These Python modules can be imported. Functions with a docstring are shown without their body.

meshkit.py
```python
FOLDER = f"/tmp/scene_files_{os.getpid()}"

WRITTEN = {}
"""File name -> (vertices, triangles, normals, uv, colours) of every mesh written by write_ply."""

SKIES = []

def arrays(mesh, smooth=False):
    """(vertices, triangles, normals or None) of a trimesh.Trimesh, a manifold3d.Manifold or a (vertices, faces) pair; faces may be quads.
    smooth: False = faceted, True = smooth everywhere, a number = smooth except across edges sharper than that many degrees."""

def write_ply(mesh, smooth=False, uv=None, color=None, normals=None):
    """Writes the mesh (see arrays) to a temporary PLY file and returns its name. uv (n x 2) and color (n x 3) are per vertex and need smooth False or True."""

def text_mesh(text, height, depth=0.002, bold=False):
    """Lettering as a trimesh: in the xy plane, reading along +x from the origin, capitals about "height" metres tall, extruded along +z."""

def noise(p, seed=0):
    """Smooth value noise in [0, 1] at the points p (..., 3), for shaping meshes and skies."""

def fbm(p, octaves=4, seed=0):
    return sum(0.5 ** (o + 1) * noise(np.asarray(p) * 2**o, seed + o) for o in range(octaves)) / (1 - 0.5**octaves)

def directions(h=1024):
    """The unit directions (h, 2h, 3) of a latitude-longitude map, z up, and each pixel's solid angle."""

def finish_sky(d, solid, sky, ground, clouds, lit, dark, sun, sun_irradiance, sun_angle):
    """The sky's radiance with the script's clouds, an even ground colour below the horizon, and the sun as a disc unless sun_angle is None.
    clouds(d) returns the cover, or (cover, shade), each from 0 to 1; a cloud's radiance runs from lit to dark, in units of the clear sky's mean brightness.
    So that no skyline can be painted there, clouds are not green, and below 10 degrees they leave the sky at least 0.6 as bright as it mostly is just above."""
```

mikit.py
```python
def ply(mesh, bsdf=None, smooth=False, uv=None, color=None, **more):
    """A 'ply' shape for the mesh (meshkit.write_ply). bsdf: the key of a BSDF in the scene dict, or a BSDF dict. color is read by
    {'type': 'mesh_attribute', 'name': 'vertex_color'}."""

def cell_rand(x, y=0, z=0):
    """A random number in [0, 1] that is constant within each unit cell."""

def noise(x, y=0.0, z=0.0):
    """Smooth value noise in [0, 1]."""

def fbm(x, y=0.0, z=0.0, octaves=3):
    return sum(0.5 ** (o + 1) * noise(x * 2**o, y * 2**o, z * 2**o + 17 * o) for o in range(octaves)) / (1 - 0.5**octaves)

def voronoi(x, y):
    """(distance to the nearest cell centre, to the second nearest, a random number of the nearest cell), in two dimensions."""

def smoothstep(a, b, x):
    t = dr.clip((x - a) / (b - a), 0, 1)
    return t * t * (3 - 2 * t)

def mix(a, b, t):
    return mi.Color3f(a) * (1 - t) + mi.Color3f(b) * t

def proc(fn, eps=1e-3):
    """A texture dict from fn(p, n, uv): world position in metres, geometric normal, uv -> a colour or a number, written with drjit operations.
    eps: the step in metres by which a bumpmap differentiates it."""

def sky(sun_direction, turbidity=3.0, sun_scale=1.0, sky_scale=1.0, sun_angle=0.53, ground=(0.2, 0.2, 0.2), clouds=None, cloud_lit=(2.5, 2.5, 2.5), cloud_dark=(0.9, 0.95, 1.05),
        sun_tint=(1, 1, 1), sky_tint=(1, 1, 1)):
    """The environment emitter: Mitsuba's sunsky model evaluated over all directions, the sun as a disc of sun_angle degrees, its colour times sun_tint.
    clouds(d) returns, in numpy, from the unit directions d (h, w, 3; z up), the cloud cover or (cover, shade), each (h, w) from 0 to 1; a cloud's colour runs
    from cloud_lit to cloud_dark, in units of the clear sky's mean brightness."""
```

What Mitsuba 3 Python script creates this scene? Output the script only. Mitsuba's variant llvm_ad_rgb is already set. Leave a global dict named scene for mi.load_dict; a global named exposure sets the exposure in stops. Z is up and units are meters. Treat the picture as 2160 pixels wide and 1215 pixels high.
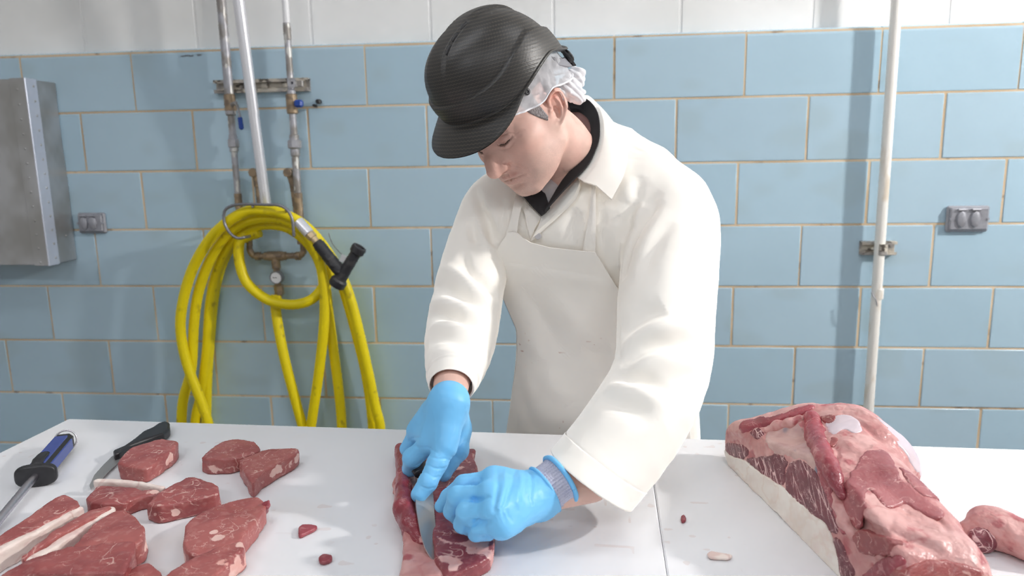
"""A butcher in a white coat trimming beef on a white cutting table in front of a blue glazed-tile wall. Units metres, z up,
x along the wall to the right, the tile faces lie in the plane y = 0 and the room lies at y < 0."""
import numpy as np, trimesh, manifold3d, mitsuba as mi, drjit as dr, mikit, meshkit
from mikit import proc, noise, fbm, voronoi, cell_rand, smoothstep, mix
from scipy.spatial import cKDTree
from shapely.geometry import Polygon
from scipy.interpolate import PchipInterpolator
from concurrent.futures import ThreadPoolExecutor
T4 = mi.ScalarTransform4f
scene, labels = {}, {}

# ---------------------------------------------------------------- camera, lights, exposure
cam_at = np.array([0, -2.4074, 1.451])
yaw, pitch, roll = -0.1007, -0.1797, -0.0167
fwd = np.array([np.sin(yaw) * np.cos(pitch), np.cos(yaw) * np.cos(pitch), np.sin(pitch)])
_r = np.array([np.cos(yaw), -np.sin(yaw), 0]); _u = np.cross(_r, fwd)
cam_up = -_r * np.sin(roll) + _u * np.cos(roll)
scene['camera'] = dict(type='thinlens', fov=70.76, fov_axis='x', near_clip=0.05, far_clip=50.0, aperture_radius=0.0026, focus_distance=1.17,
                       to_world=T4().look_at(origin=cam_at.tolist(), target=(cam_at + fwd).tolist(), up=cam_up.tolist()))
exposure = 0.18
KEY_RADIANCE = (1150.0, 1115.0, 1080.0)        # flood lamp high on the right: the hard shadow beside the white conduit
LAMP_RADIANCE = (7.4, 7.6, 8.0)       # fluorescent ceiling fixtures

# ---------------------------------------------------------------- small helpers
def num_key(name):
    if name not in scene and not any(k.startswith(name + '__') for k in scene):
        return name
    i = 1
    while f'{name}_{i:03d}' in scene or any(k.startswith(f'{name}_{i:03d}__') for k in scene):
        i += 1
    return f'{name}_{i:03d}'
def thing(name, label, cat, group=None):
    k = num_key(name); labels[k] = dict(label=label, category=cat)
    if group: labels[k]['group'] = group
    scene[k + '__reserved'] = None
    return k
def put(name, mesh, mat, parent=None, label=None, smooth=35, **kw):
    if parent and scene.get(parent + '__reserved', 1) is None: del scene[parent + '__reserved']
    k = num_key((parent + '__' if parent else '') + name)
    scene[k] = mikit.ply(mesh, mat, smooth=smooth, **kw)
    if label: labels.setdefault(k, {})['label'] = label
    return k
def single(name, label, cat, mesh, mat, group=None, smooth=35, **kw):
    k = thing(name, label, cat, group); del scene[k + '__reserved']
    scene[k] = mikit.ply(mesh, mat, smooth=smooth, **kw)
    return k
def struct(name, mesh, mat, smooth=False):
    scene[name] = mikit.ply(mesh, mat, smooth=smooth); labels[name] = dict(kind='structure')
    return name
A = lambda *p: np.array(p, float)
def nrm(v):
    v = np.asarray(v, float); return v / np.linalg.norm(v)
def cat(ms): return trimesh.util.concatenate(ms)
def box(lo, hi, bev=0.0, seg=1):
    lo, hi = np.asarray(lo, float), np.asarray(hi, float)
    if bev <= 0:
        m = trimesh.creation.box(hi - lo); m.apply_translation((lo + hi) / 2); return m
    b = min(bev, 0.49 * float(min(hi - lo)))
    pts = []
    for s in np.ndindex(2, 2, 2):
        s = np.array(s) * 2 - 1
        c = np.where(s > 0, hi - b, lo + b)
        for k in range(3):
            q = c.copy(); q[k] += s[k] * b; pts.append(q)
        if seg > 1: pts.append(c + s * b * 0.577)
    return trimesh.convex.convex_hull(np.array(pts))
def frame_to(p, q):
    z = nrm(np.subtract(q, p)); x = nrm(np.cross(z, [0, 0, 1] if abs(z[2]) < .95 else [1, 0, 0])); y = np.cross(z, x)
    M = np.eye(4); M[:3, 0], M[:3, 1], M[:3, 2], M[:3, 3] = x, y, z, p
    return M
def lathe(p, q, prof, n=24):
    """Revolve (distance along p->q, radius) pairs about the axis p->q."""
    m = trimesh.creation.revolve(np.array([[r, t] for t, r in prof], float), sections=n)
    m.apply_transform(frame_to(p, q)); m.fix_normals(); return m
def rod(p, q, r, n=16, bev=0.0):
    L = float(np.linalg.norm(np.subtract(q, p))); b = min(bev, L / 3, r * .8)
    return lathe(p, q, [(0, 0), (0, r - b), (b, r), (L - b, r), (L, r - b), (L, 0)] if b > 0 else [(0, 0), (0, r), (L, r), (L, 0)], n)
def hexnut(p, q, r, n=6): return rod(p, q, r, n, r * .12)
def spline(pts, n=12):
    p = np.asarray(pts, float); q = np.vstack([2 * p[0] - p[1], p, 2 * p[-1] - p[-2]]); out = []
    t = np.linspace(0, 1, n, endpoint=False)[:, None]
    for i in range(1, len(q) - 2):
        a, b, c, d = q[i - 1], q[i], q[i + 1], q[i + 2]
        out.append(.5 * (2 * b + (c - a) * t + (2 * a - 5 * b + 4 * c - d) * t**2 + (3 * b - a - 3 * c + d) * t**3))
    return np.vstack(out + [p[-1:]])
def tube(path, r, sides=12, closed_ends=True, flat=None):
    """Sweep a circle (or an ellipse flat=(a, b)) along a path with parallel-transported frames."""
    p = np.asarray(path, float); n = len(p); r = np.broadcast_to(r, (n,))
    t = np.gradient(p, axis=0); t /= np.linalg.norm(t, axis=1, keepdims=True)
    x = nrm(np.cross(t[0], [0, 0, 1] if abs(t[0][2]) < .9 else [0, 1, 0])); X = []
    for k in range(n):
        x = nrm(x - t[k] * (x @ t[k])); X.append(x)
    X = np.array(X); Y = np.cross(t, X); a = np.arange(sides) * 2 * np.pi / sides
    fa, fb = flat or (1, 1)
    v = p[:, None] + r[:, None, None] * (fa * np.cos(a)[None, :, None] * X[:, None] + fb * np.sin(a)[None, :, None] * Y[:, None])
    i, j = np.meshgrid(np.arange(n - 1), np.arange(sides), indexing='ij'); j2 = (j + 1) % sides
    f = np.stack([i * sides + j, i * sides + j2, (i + 1) * sides + j2, (i + 1) * sides + j], -1).reshape(-1, 4)
    f = np.vstack([f[:, [0, 1, 2]], f[:, [0, 2, 3]]]); v = v.reshape(-1, 3)
    if closed_ends:
        c0, c1 = len(v), len(v) + 1; v = np.vstack([v, p[:1], p[-1:]]); k = np.arange(sides); k2 = (k + 1) % sides
        f = np.vstack([f, np.stack([k2, k, k * 0 + c0], 1), np.stack([(n - 1) * sides + k, (n - 1) * sides + k2, k * 0 + c1], 1)])
    m = trimesh.Trimesh(v, f, process=False); return m
def sheet(grid, th, nrm_flip=False):
    """A grid (n, m, 3) of points given thickness th along its normals: a closed thin solid."""
    g = np.asarray(grid, float); n, m = g.shape[:2]
    N = np.cross(np.gradient(g, axis=0), np.gradient(g, axis=1)); N /= np.linalg.norm(N, axis=2, keepdims=True) + 1e-12
    top, bot = (g + N * th / 2).reshape(-1, 3), (g - N * th / 2).reshape(-1, 3)
    i, j = np.meshgrid(np.arange(n - 1), np.arange(m - 1), indexing='ij')
    q = np.stack([i * m + j, (i + 1) * m + j, (i + 1) * m + j + 1, i * m + j + 1], -1).reshape(-1, 4); K = n * m
    rim = np.concatenate([np.arange(m - 1), np.arange(m - 1, n * m - 1, m), np.arange(n * m - 1, (n - 1) * m, -1), np.arange((n - 1) * m, 0, -m)])
    r2 = np.roll(rim, -1); side = np.stack([rim, r2, r2 + K, rim + K], 1)
    f = np.vstack([q, q[:, ::-1] + K, side])
    f = np.vstack([f[:, [0, 1, 2]], f[:, [0, 2, 3]]])
    return trimesh.Trimesh(np.vstack([top, bot]), f, process=False)

# ---------------------------------------------------------------- implicit modelling: distance functions -> surface nets
def smin(a, b, k):
    h = np.clip(.5 + .5 * (b - a) / k, 0, 1); return b + (a - b) * h - k * h * (1 - h)
def smax(a, b, k): return -smin(-a, -b, k)
def d_sphere(p, c, r): return np.linalg.norm(p - np.asarray(c, p.dtype), axis=1) - r
def d_cone(p, a, b, ra, rb):
    a, b = np.asarray(a, p.dtype), np.asarray(b, p.dtype); ab = b - a
    h = np.clip((p - a) @ ab / max(ab @ ab, 1e-12), 0, 1)
    return np.linalg.norm(p - a - h[:, None] * ab, axis=1) - (ra + (rb - ra) * h)
def d_ell(p, c, r, R=None):
    q = p - np.asarray(c, p.dtype)
    if R is not None: q = q @ np.asarray(R, p.dtype)
    r = np.asarray(r, p.dtype); k0 = np.linalg.norm(q / r, axis=1); k1 = np.linalg.norm(q / (r * r), axis=1)
    return np.where(k1 > 1e-9, k0 * (k0 - 1) / np.maximum(k1, 1e-9), -min(r))
def d_box(p, c, h, r=0.0, R=None):
    q = p - np.asarray(c, p.dtype)
    if R is not None: q = q @ np.asarray(R, p.dtype)
    q = np.abs(q) - (np.asarray(h, p.dtype) - r)
    return np.linalg.norm(np.maximum(q, 0), axis=1) + np.minimum(q.max(1), 0) - r
def d_chain(p, pts, rs, k=0.0):
    d = None
    for a, b, ra, rb in zip(pts[:-1], pts[1:], rs[:-1], rs[1:]):
        e = d_cone(p, a, b, ra, rb); d = e if d is None else (smin(d, e, k) if k else np.minimum(d, e))
    return d
def d_plane(p, c, n): return (p - np.asarray(c, p.dtype)) @ nrm(n).astype(p.dtype)
def d_poly(x, z, poly):
    """Signed distance to a polygon in a plane."""
    q = np.stack([x, z], 1).astype(np.float32); P_ = np.asarray(poly, np.float32); d = np.full(len(q), 9, np.float32); ins = np.zeros(len(q), bool)
    for a, b in zip(P_, np.roll(P_, -1, 0)):
        ab = b - a; h = np.clip(((q - a) @ ab) / max(ab @ ab, 1e-12), 0, 1); d = np.minimum(d, np.linalg.norm(q - a - h[:, None] * ab, axis=1))
        c = (a[1] > q[:, 1]) != (b[1] > q[:, 1]); ins ^= c & (q[:, 0] < (b[0] - a[0]) * (q[:, 1] - a[1]) / (b[1] - a[1] + 1e-20) + a[0])
    return np.where(ins, -d, d)
def many(fn, pts, n, step=24000):
    """fn over n points in pieces, on the machine's cores; pts(slice) gives the points."""
    cuts = [slice(i, min(i + step, n)) for i in range(0, n, step)]
    with ThreadPoolExecutor(4) as ex: return np.concatenate(list(ex.map(lambda s: fn(pts(s)), cuts))).astype(np.float32)
def local(p, c, r, fn, far):
    """fn evaluated only for the points within r of c; elsewhere the distance to that ball (at least far)."""
    dc = np.linalg.norm(p - np.asarray(c, p.dtype), axis=1); m = dc < r
    out = np.maximum(dc - r, 0) + far; out = out.astype(p.dtype)
    if m.any(): out[m] = fn(p[m])
    return out
def net(fn, lo, hi, h, B=8, lip=1.6, project=2):
    """Surface nets of fn = 0 on a grid of step h; only blocks near the surface are sampled."""
    lo, hi = np.asarray(lo, float), np.asarray(hi, float)
    nb = np.ceil((hi - lo) / (h * B)).astype(int); N = nb * B + 1
    bc = np.stack(np.meshgrid(*[np.arange(k) for k in nb], indexing='ij'), -1).reshape(-1, 3)
    dc = fn((lo + (bc + .5) * B * h).astype(np.float32))
    act = np.abs(dc) < h * B * .866 * lip + h
    V = np.empty(N, np.float32)
    S = np.repeat(np.repeat(np.repeat(np.sign(dc).reshape(nb), B, 0), B, 1), B, 2).astype(np.float32)
    V[:-1, :-1, :-1] = S; V[-1] = V[-2]; V[:, -1] = V[:, -2]; V[:, :, -1] = V[:, :, -2]
    need = np.zeros(N, bool)
    for b in bc[act]:
        need[b[0] * B:b[0] * B + B + 1, b[1] * B:b[1] * B + B + 1, b[2] * B:b[2] * B + B + 1] = True
    idx = np.argwhere(need)
    V[idx[:, 0], idx[:, 1], idx[:, 2]] = many(fn, lambda s: (lo + idx[s] * h).astype(np.float32), len(idx))
    V[0] = V[-1] = 1; V[:, 0] = V[:, -1] = 1; V[:, :, 0] = V[:, :, -1] = 1
    I = V < 0
    c = np.zeros(N - 1, np.int8)
    for o in np.ndindex(2, 2, 2):
        c += I[o[0]:N[0] - 1 + o[0], o[1]:N[1] - 1 + o[1], o[2]:N[2] - 1 + o[2]]
    cell = np.argwhere((c > 0) & (c < 8)); cid = -np.ones(N - 1, np.int64); cid[tuple(cell.T)] = np.arange(len(cell))
    acc, cnt = np.zeros((len(cell), 3)), np.zeros(len(cell))
    for ax in range(3):
        for o in np.ndindex(2, 2):
            e0 = np.zeros(3, int); e0[[k for k in range(3) if k != ax]] = o; e1 = e0.copy(); e1[ax] = 1
            a, b = V[tuple((cell + e0).T)], V[tuple((cell + e1).T)]; m = (a < 0) != (b < 0)
            t = np.where(m, a / np.where(a == b, 1, a - b), 0); q = np.repeat(e0[None].astype(float), len(cell), 0); q[:, ax] = t
            acc += q * m[:, None]; cnt += m
    v = lo + (cell + acc / np.maximum(cnt, 1)[:, None]) * h
    F = []
    for ax in range(3):
        u, w = (ax + 1) % 3, (ax + 2) % 3
        s0 = [slice(None)] * 3; s1 = [slice(None)] * 3; s0[ax] = slice(0, -1); s1[ax] = slice(1, None)
        a, b = I[tuple(s0)], I[tuple(s1)]; e = np.argwhere(a != b)
        e = e[(e[:, u] > 0) & (e[:, w] > 0) & (e[:, u] < N[u] - 1) & (e[:, w] < N[w] - 1)]
        q = []
        for du, dw in ((1, 1), (0, 1), (0, 0), (1, 0)):
            k = e.copy(); k[:, u] -= du; k[:, w] -= dw; q.append(cid[tuple(k.T)])
        q = np.stack(q, 1); flip = ~a[tuple(e.T)]; q[flip] = q[flip][:, ::-1]; F.append(q)
    F = np.vstack(F)
    for _ in range(project):
        e = np.float32(h * .4); v32 = v.astype(np.float32); n = len(v);
        off = np.array([[1, 1, 1], [1, -1, -1], [-1, 1, -1], [-1, -1, 1]], np.float32) * e
        q = many(fn, lambda s: (v32[:, None] + off[None]).reshape(-1, 3)[s], 4 * n).reshape(n, 4)
        d = q.mean(1); g = (q @ off) / (4 * e * e)
        v = v - np.clip(d, -h, h)[:, None] * g / np.maximum((g * g).sum(1), .05)[:, None] * .85
    f = np.vstack([F[:, [0, 1, 2]], F[:, [0, 2, 3]]])
    return trimesh.Trimesh(v, f, process=False)
def biggest(m):
    lab = trimesh.graph.connected_component_labels(m.edges_unique if False else np.vstack([m.faces[:, :2], m.faces[:, 1:]]), node_count=len(m.vertices))
    u, c = np.unique(lab[m.faces[:, 0]], return_counts=True); keep = lab[m.faces[:, 0]] == u[c.argmax()]
    f = m.faces[keep]; used, inv = np.unique(f, return_inverse=True)
    return trimesh.Trimesh(m.vertices[used], inv.reshape(-1, 3), process=False)
def vnormals(m):
    return meshkit.arrays(m, True)[2]
def nz(p, s, seed=0, oct=3): return meshkit.fbm(np.asarray(p, float) * s, oct, seed) - .5

def fold_field(v, folds, flat=False):
    """Summed displacement of all folds at the vertices v (flat: measured in the x-z plane only)."""
    out = np.zeros(len(v))
    for amp, w, pts in folds:
        q = spline(pts, 20 if len(pts) < 12 else 6); m = np.ones(3)
        if flat: m[1] = 0
        box_ = np.all((v * m > (q * m).min(0) - 3.2 * w) & (v * m < (q * m).max(0) + 3.2 * w), axis=1)
        if not box_.any(): continue
        d, i = cKDTree(q * m).query(v[box_] * m); taper = np.sin(np.clip(i / (len(q) - 1), 0, 1) * np.pi)**.75
        out[box_] += amp * np.exp(-(d / w)**2) * taper
    return out

# ---------------------------------------------------------------- materials
def mat(key, d): scene['mat_' + key] = d; return 'mat_' + key
def rgb(*c): return {'type': 'rgb', 'value': list(map(float, c))}
def srgb(r, g, b):
    c = np.array([r, g, b]) / 255.; c = np.where(c < .04045, c / 12.92, ((c + .055) / 1.055)**2.4); return tuple(float(x) for x in c)
def pr(color, rough, **kw):
    return dict(type='principled', base_color=color if isinstance(color, dict) else rgb(*color), roughness=rough, **kw)
# ================================================================ the room
M_white = mat('white_paint', dict(type='bumpmap', arbitrary=proc(lambda p, n, uv: fbm(p.x * 9, p.y * 9, p.z * 9, 4) * .6 + noise(p.x * 55, p.y * 55, p.z * 55) * .4, eps=2e-3), scale=0.0016,
    bsdf=pr(proc(lambda p, n, uv: mix((.83, .83, .82), (.75, .75, .735), smoothstep(.45, .8, fbm(p.x * 3, p.y * 3, p.z * 3, 4)))), .55, specular=.4)))
M_room = mat('room_paint', dict(type='diffuse', reflectance=rgb(.66, .66, .65)))
M_ceil = mat('ceiling_paint', dict(type='diffuse', reflectance=rgb(.8, .8, .8)))
M_floor = mat('floor', pr(proc(lambda p, n, uv: mix((.15, .12, .105), (.11, .09, .08), fbm(p.x * 5, p.y * 5, 0, 3))), .4))
M_grout = mat('grout', dict(type='diffuse', reflectance=proc(lambda p, n, uv: mix(mix((.68, .545, .385), (.55, .42, .275), smoothstep(.35, .7, fbm(p.x * 5, 0, p.z * 5, 4))), (.30, .22, .15), smoothstep(.70, .88, fbm(p.x * 23, 1, p.z * 23, 3))))))
SCUFF = (-1.3141, 0, 1.8043)
def tile_mat(i, base):
    def col(p, n, uv):
        cloud = fbm(p.x * 2.3 + i, p.z * 2.3, i * 3.1, 2)
        c = mix(base, tuple(x * .90 for x in base), cloud)
        c = mix(c, (.36, .46, .49), .35 * smoothstep(.58, .82, fbm(p.x * 6, i, p.z * 9, 2)))            # film of grime in patches
        c = mix(c, (.06, .06, .07), .85 * smoothstep(.0045, .0015, dr.abs(p.z - SCUFF[2] - .0025 * (noise(p.x * 90) - .5))) * smoothstep(.05, .03, dr.abs(p.x - SCUFF[0])) * smoothstep(.25, .6, noise(p.x * 70, p.z * 300)))      # black scuff
        return c
    return mat(f'glazed_tile_{i}', dict(type='bumpmap', arbitrary=proc(lambda p, n, uv: noise(p.x * 12, i, p.z * 12), eps=2e-3), scale=0.0007,
                                       bsdf=pr(proc(col), .30, specular=.42)))
TILE = [tile_mat(i, c) for i, c in enumerate([(.425, .585, .690), (.413, .575, .682), (.437, .590, .692), (.419, .568, .670)])]
struct('floor', box((-3.4, -5.2, -.1), (3.4, .3, 0)), M_floor)
struct('ceiling', box((-3.4, -5.2, 3.0), (3.4, .3, 3.1)), M_ceil)
struct('wall_left', box((-3.4, -5.2, 0), (-3.2, .3, 3.0)), M_room)
struct('wall_right', box((3.2, -5.2, 0), (3.4, .3, 3.0)), M_room)
struct('wall_front', box((-3.4, -5.4, 0), (3.4, -5.2, 3.0)), M_room)
struct('wall_back', box((-3.2, .0022, 0), (3.2, .3, 1.822)), M_grout)
put('plaster', box((-3.2, .0572, 1.822), (3.2, .3, 3.0)), M_white, 'wall_back', smooth=False)
TW, TH, J = .4064, .2032, .0062
joint0 = [-1.5297, -1.7370, -1.5396, -1.7372, -1.9464, -2.1418, -1.9448, -1.74, -1.9448]
rng = np.random.default_rng(4)
for r in range(9):
    z1 = 1.829 - r * TH; z0 = z1 - TH
    x = joint0[r] - TW * np.ceil((joint0[r] + 3.2) / TW)
    while x < 3.19:
        jx = rng.uniform(-.0012, .0012, 2)
        lo, hi = A(max(x + J / 2 + jx[0], -3.199), 0 + rng.uniform(-.0008, .0008), z0 + J / 2), A(min(x + TW - J / 2 + jx[1], 3.199), .05, z1 - J / 2)
        x += TW
        if hi[0] - lo[0] < .02: continue
        if r == 0:      # bullnose course: rounded top edge over the set-back upper wall
            a = np.linspace(0, np.pi / 2, 7); R = .022
            prof = [(lo[1] + .0015, lo[2]), (lo[1], lo[2] + .0015)] + [(lo[1] + R - R * np.cos(t), 1.829 - R + R * np.sin(t)) for t in a] + [(.066, 1.829), (.066, lo[2])]
            m = trimesh.creation.extrude_polygon(Polygon(prof), hi[0] - lo[0], engine='earcut')
            m.apply_transform(A([0, 0, 1, lo[0]], [1, 0, 0, 0], [0, 1, 0, 0], [0, 0, 0, 1])); m.fix_normals()
        else:
            m = box(lo, hi, .0022)
        put('tile', m, TILE[rng.integers(4)], 'wall_back', smooth=40)
# painted blocks above the ledge: front faces at y = 0.055, shallow painted joints
for r in range(2):
    x = -1.737 - 3 * TW + (TW / 2 if r else 0) + .012
    while x < 2.7:
        put('block', box((x + .003, .055, 1.824 + r * TH + (.003 if r else 0)), (x + TW - .003, .09, 1.824 + (r + 1) * TH - .003), .003), M_white, 'wall_back', smooth=40)
        x += TW
# ---------------------------------------------------------------- lamps (outside the frame)
M_housing = mat('lamp_housing', pr((.75, .75, .75), .4))
M_dark = mat('dark_rubber', pr((.012, .012, .013), .45))
k = thing('flood_lamp', 'square flood lamp high on the side wall, shining across the tiles', 'lamp')
lc = A(3.0, -1.28, 2.62); aim = nrm(A(.1, -1.0, 1.2) - lc)
Mx = frame_to(lc, lc + aim)
h = box((-.1, -.1, -.12), (.1, .1, -.004), .01); h.apply_transform(Mx); put('housing', h, M_housing, k)
arm = rod(lc - aim * .1, (3.2, -1.28, 2.7), .015); put('arm', arm, M_housing, k)
q = trimesh.Trimesh([(-.07, -.07, 0), (.07, -.07, 0), (.07, .07, 0), (-.07, .07, 0)], [(0, 1, 2), (0, 2, 3)]); q.apply_transform(Mx)
put('diffuser', q, M_housing, k, smooth=False)
scene[k + '__diffuser']['emitter'] = dict(type='area', radiance=rgb(*KEY_RADIANCE))
for (x, y) in ((-1.1, -1.5), (.9, -1.5), (-1.1, -3.6), (.9, -3.6)):
    k = thing('ceiling_light', f'long white fluorescent ceiling fixture {"over the table" if y > -2 else "behind the camera"}, on the {"hose" if x < 0 else "conduit"} side', 'ceiling light', 'fluorescent ceiling fixtures')
    put('housing', box((x - .62, y - .17, 2.93), (x + .62, y + .17, 3.0), .01), M_housing, k)
    q = trimesh.Trimesh([(x - .6, y - .15, 2.928), (x - .6, y + .15, 2.928), (x + .6, y + .15, 2.928), (x + .6, y - .15, 2.928)], [(0, 1, 2), (0, 2, 3)])
    put('diffuser', q, M_housing, k, smooth=False)
    scene[k + '__diffuser']['emitter'] = dict(type='area', radiance=rgb(*(c * (.70 if y > -2 else 2.3) for c in LAMP_RADIANCE)))
# ================================================================ things fixed to the wall
M_galv = mat('galvanised', dict(type='bumpmap', arbitrary=proc(lambda p, n, uv: fbm(p.x * 11, p.y * 11, p.z * 7, 3), eps=2e-3), scale=0.004,
    bsdf=pr(proc(lambda p, n, uv: mix((.50, .505, .52), (.36, .355, .345), smoothstep(.35, .7, fbm(p.x * 8, p.y * 8, p.z * 5, 4)))), .36, metallic=.75, specular=.5)))
M_bend_sheen = mat('galvanised_painted_sheen', dict(type='bumpmap', arbitrary=proc(lambda p, n, uv: fbm(p.x * 11, p.y * 11, p.z * 7, 3), eps=2e-3), scale=.002, bsdf=pr(proc(lambda p, n, uv: mix((.62, .66, .76), (.50, .53, .62), fbm(p.x * 8, p.y * 8, p.z * 5, 4))), .38, metallic=.45, specular=.5)))  # reflection at the cabinet bend, put into a lighter, bluer base colour
M_alu = mat('aluminium_conduit', pr((.80, .80, .84), .28, metallic=.6))
M_pipe = mat('old_galvanised_pipe', dict(type='bumpmap', arbitrary=proc(lambda p, n, uv: fbm(p.x * 90, p.y * 90, p.z * 60, 3), eps=1e-3), scale=0.0015,
    bsdf=pr(proc(lambda p, n, uv: mix(mix((.40, .40, .43), (.27, .25, .23), smoothstep(.4, .65, fbm(p.x * 40, p.y * 40, p.z * 22, 4))), (.62, .61, .58), smoothstep(.62, .7, fbm(p.x * 60 + 5, p.y * 60, p.z * 25, 3)))), .42, metallic=.35)))
M_brass = mat('tarnished_brass', pr(proc(lambda p, n, uv: mix((.34, .25, .16), (.20, .15, .11), smoothstep(.4, .65, fbm(p.x * 50, p.y * 50, p.z * 50, 3)))), .45, metallic=.4))
M_brassb = mat('brass', pr((.60, .46, .28), .35, metallic=.6))
M_strut = mat('corroded_channel', dict(type='bumpmap', arbitrary=proc(lambda p, n, uv: fbm(p.x * 120, p.y * 120, p.z * 120, 3), eps=1e-3), scale=0.002,
    bsdf=pr(proc(lambda p, n, uv: mix(mix((.55, .50, .42), (.33, .31, .29), smoothstep(.4, .6, fbm(p.x * 30, p.y * 30, p.z * 40, 4))), (.10, .085, .07), smoothstep(.6, .72, fbm(p.x * 45, p.y * 45, p.z * 60, 3)))), .55, metallic=.2)))
M_wpaint = mat('cream_conduit_paint', pr(proc(lambda p, n, uv: mix((.80, .775, .73), (.66, .58, .48), smoothstep(.55, .75, fbm(p.x * 30, p.y * 30, p.z * 9, 4)))), .35))
M_blue = mat('blue_vinyl', pr((.012, .055, .30), .35))
M_outlet = mat('grey_cast_metal', pr(proc(lambda p, n, uv: mix((.40, .41, .45), (.29, .29, .32), fbm(p.x * 60, p.y * 60, p.z * 60, 3))), .42, metallic=.45))
M_hose = mat('yellow_hose', pr(proc(lambda p, n, uv: mix(mix((.80, .655, .004), (.73, .585, .004), fbm(p.x * 20, p.y * 20, p.z * 20, 3)), (.33, .25, .02), smoothstep(.66, .8, fbm(p.x * 40, p.y * 40, p.z * 24, 4)) * .7)), .42, specular=.4))
M_wire = mat('grey_steel_wire', pr((.24, .24, .26), .35, metallic=.7))
M_rubber = mat('black_rubber', pr(proc(lambda p, n, uv: mix((.020, .020, .024), (.055, .053, .052), smoothstep(.45, .75, fbm(p.x * 40, p.y * 40, p.z * 40, 4)))), .5))
M_plast = mat('white_plastic', pr((.75, .75, .76), .4))

# metal cabinet, cut by the left edge of the picture
k = thing('metal_cabinet', 'galvanised sheet-metal cabinet with riveted corner hung on the tile wall above the outlet', 'cabinet')
x1, yb, yf, z0, z1 = -1.812, -.001, -.142, 1.1145, 1.7285
def dented(m, amt, seed):
    m = m.subdivide_to_size(.03); m.merge_vertices(); v = m.vertices; m.vertices = v + np.stack([nz(v, 7, seed), nz(v, 7, seed + 5), v[:, 0] * 0], 1) * amt; return m
put('body', dented(box((-2.35, yf + .002, z0), (x1 - .001, yb, z1), .003), .006, 3), M_galv, k, smooth=30)
fl = trimesh.creation.extrude_polygon(Polygon([(-2.35, yf - .002), (x1 - .045, yf - .002), (x1 - .045, yf + .0005), (-2.35, yf + .0005)]), z1 - z0 - .004, engine='earcut'); fl.apply_translation((0, 0, z0 + .002))
put('front_panel', dented(fl, .004, 11), M_galv, k, smooth=30)
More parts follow.
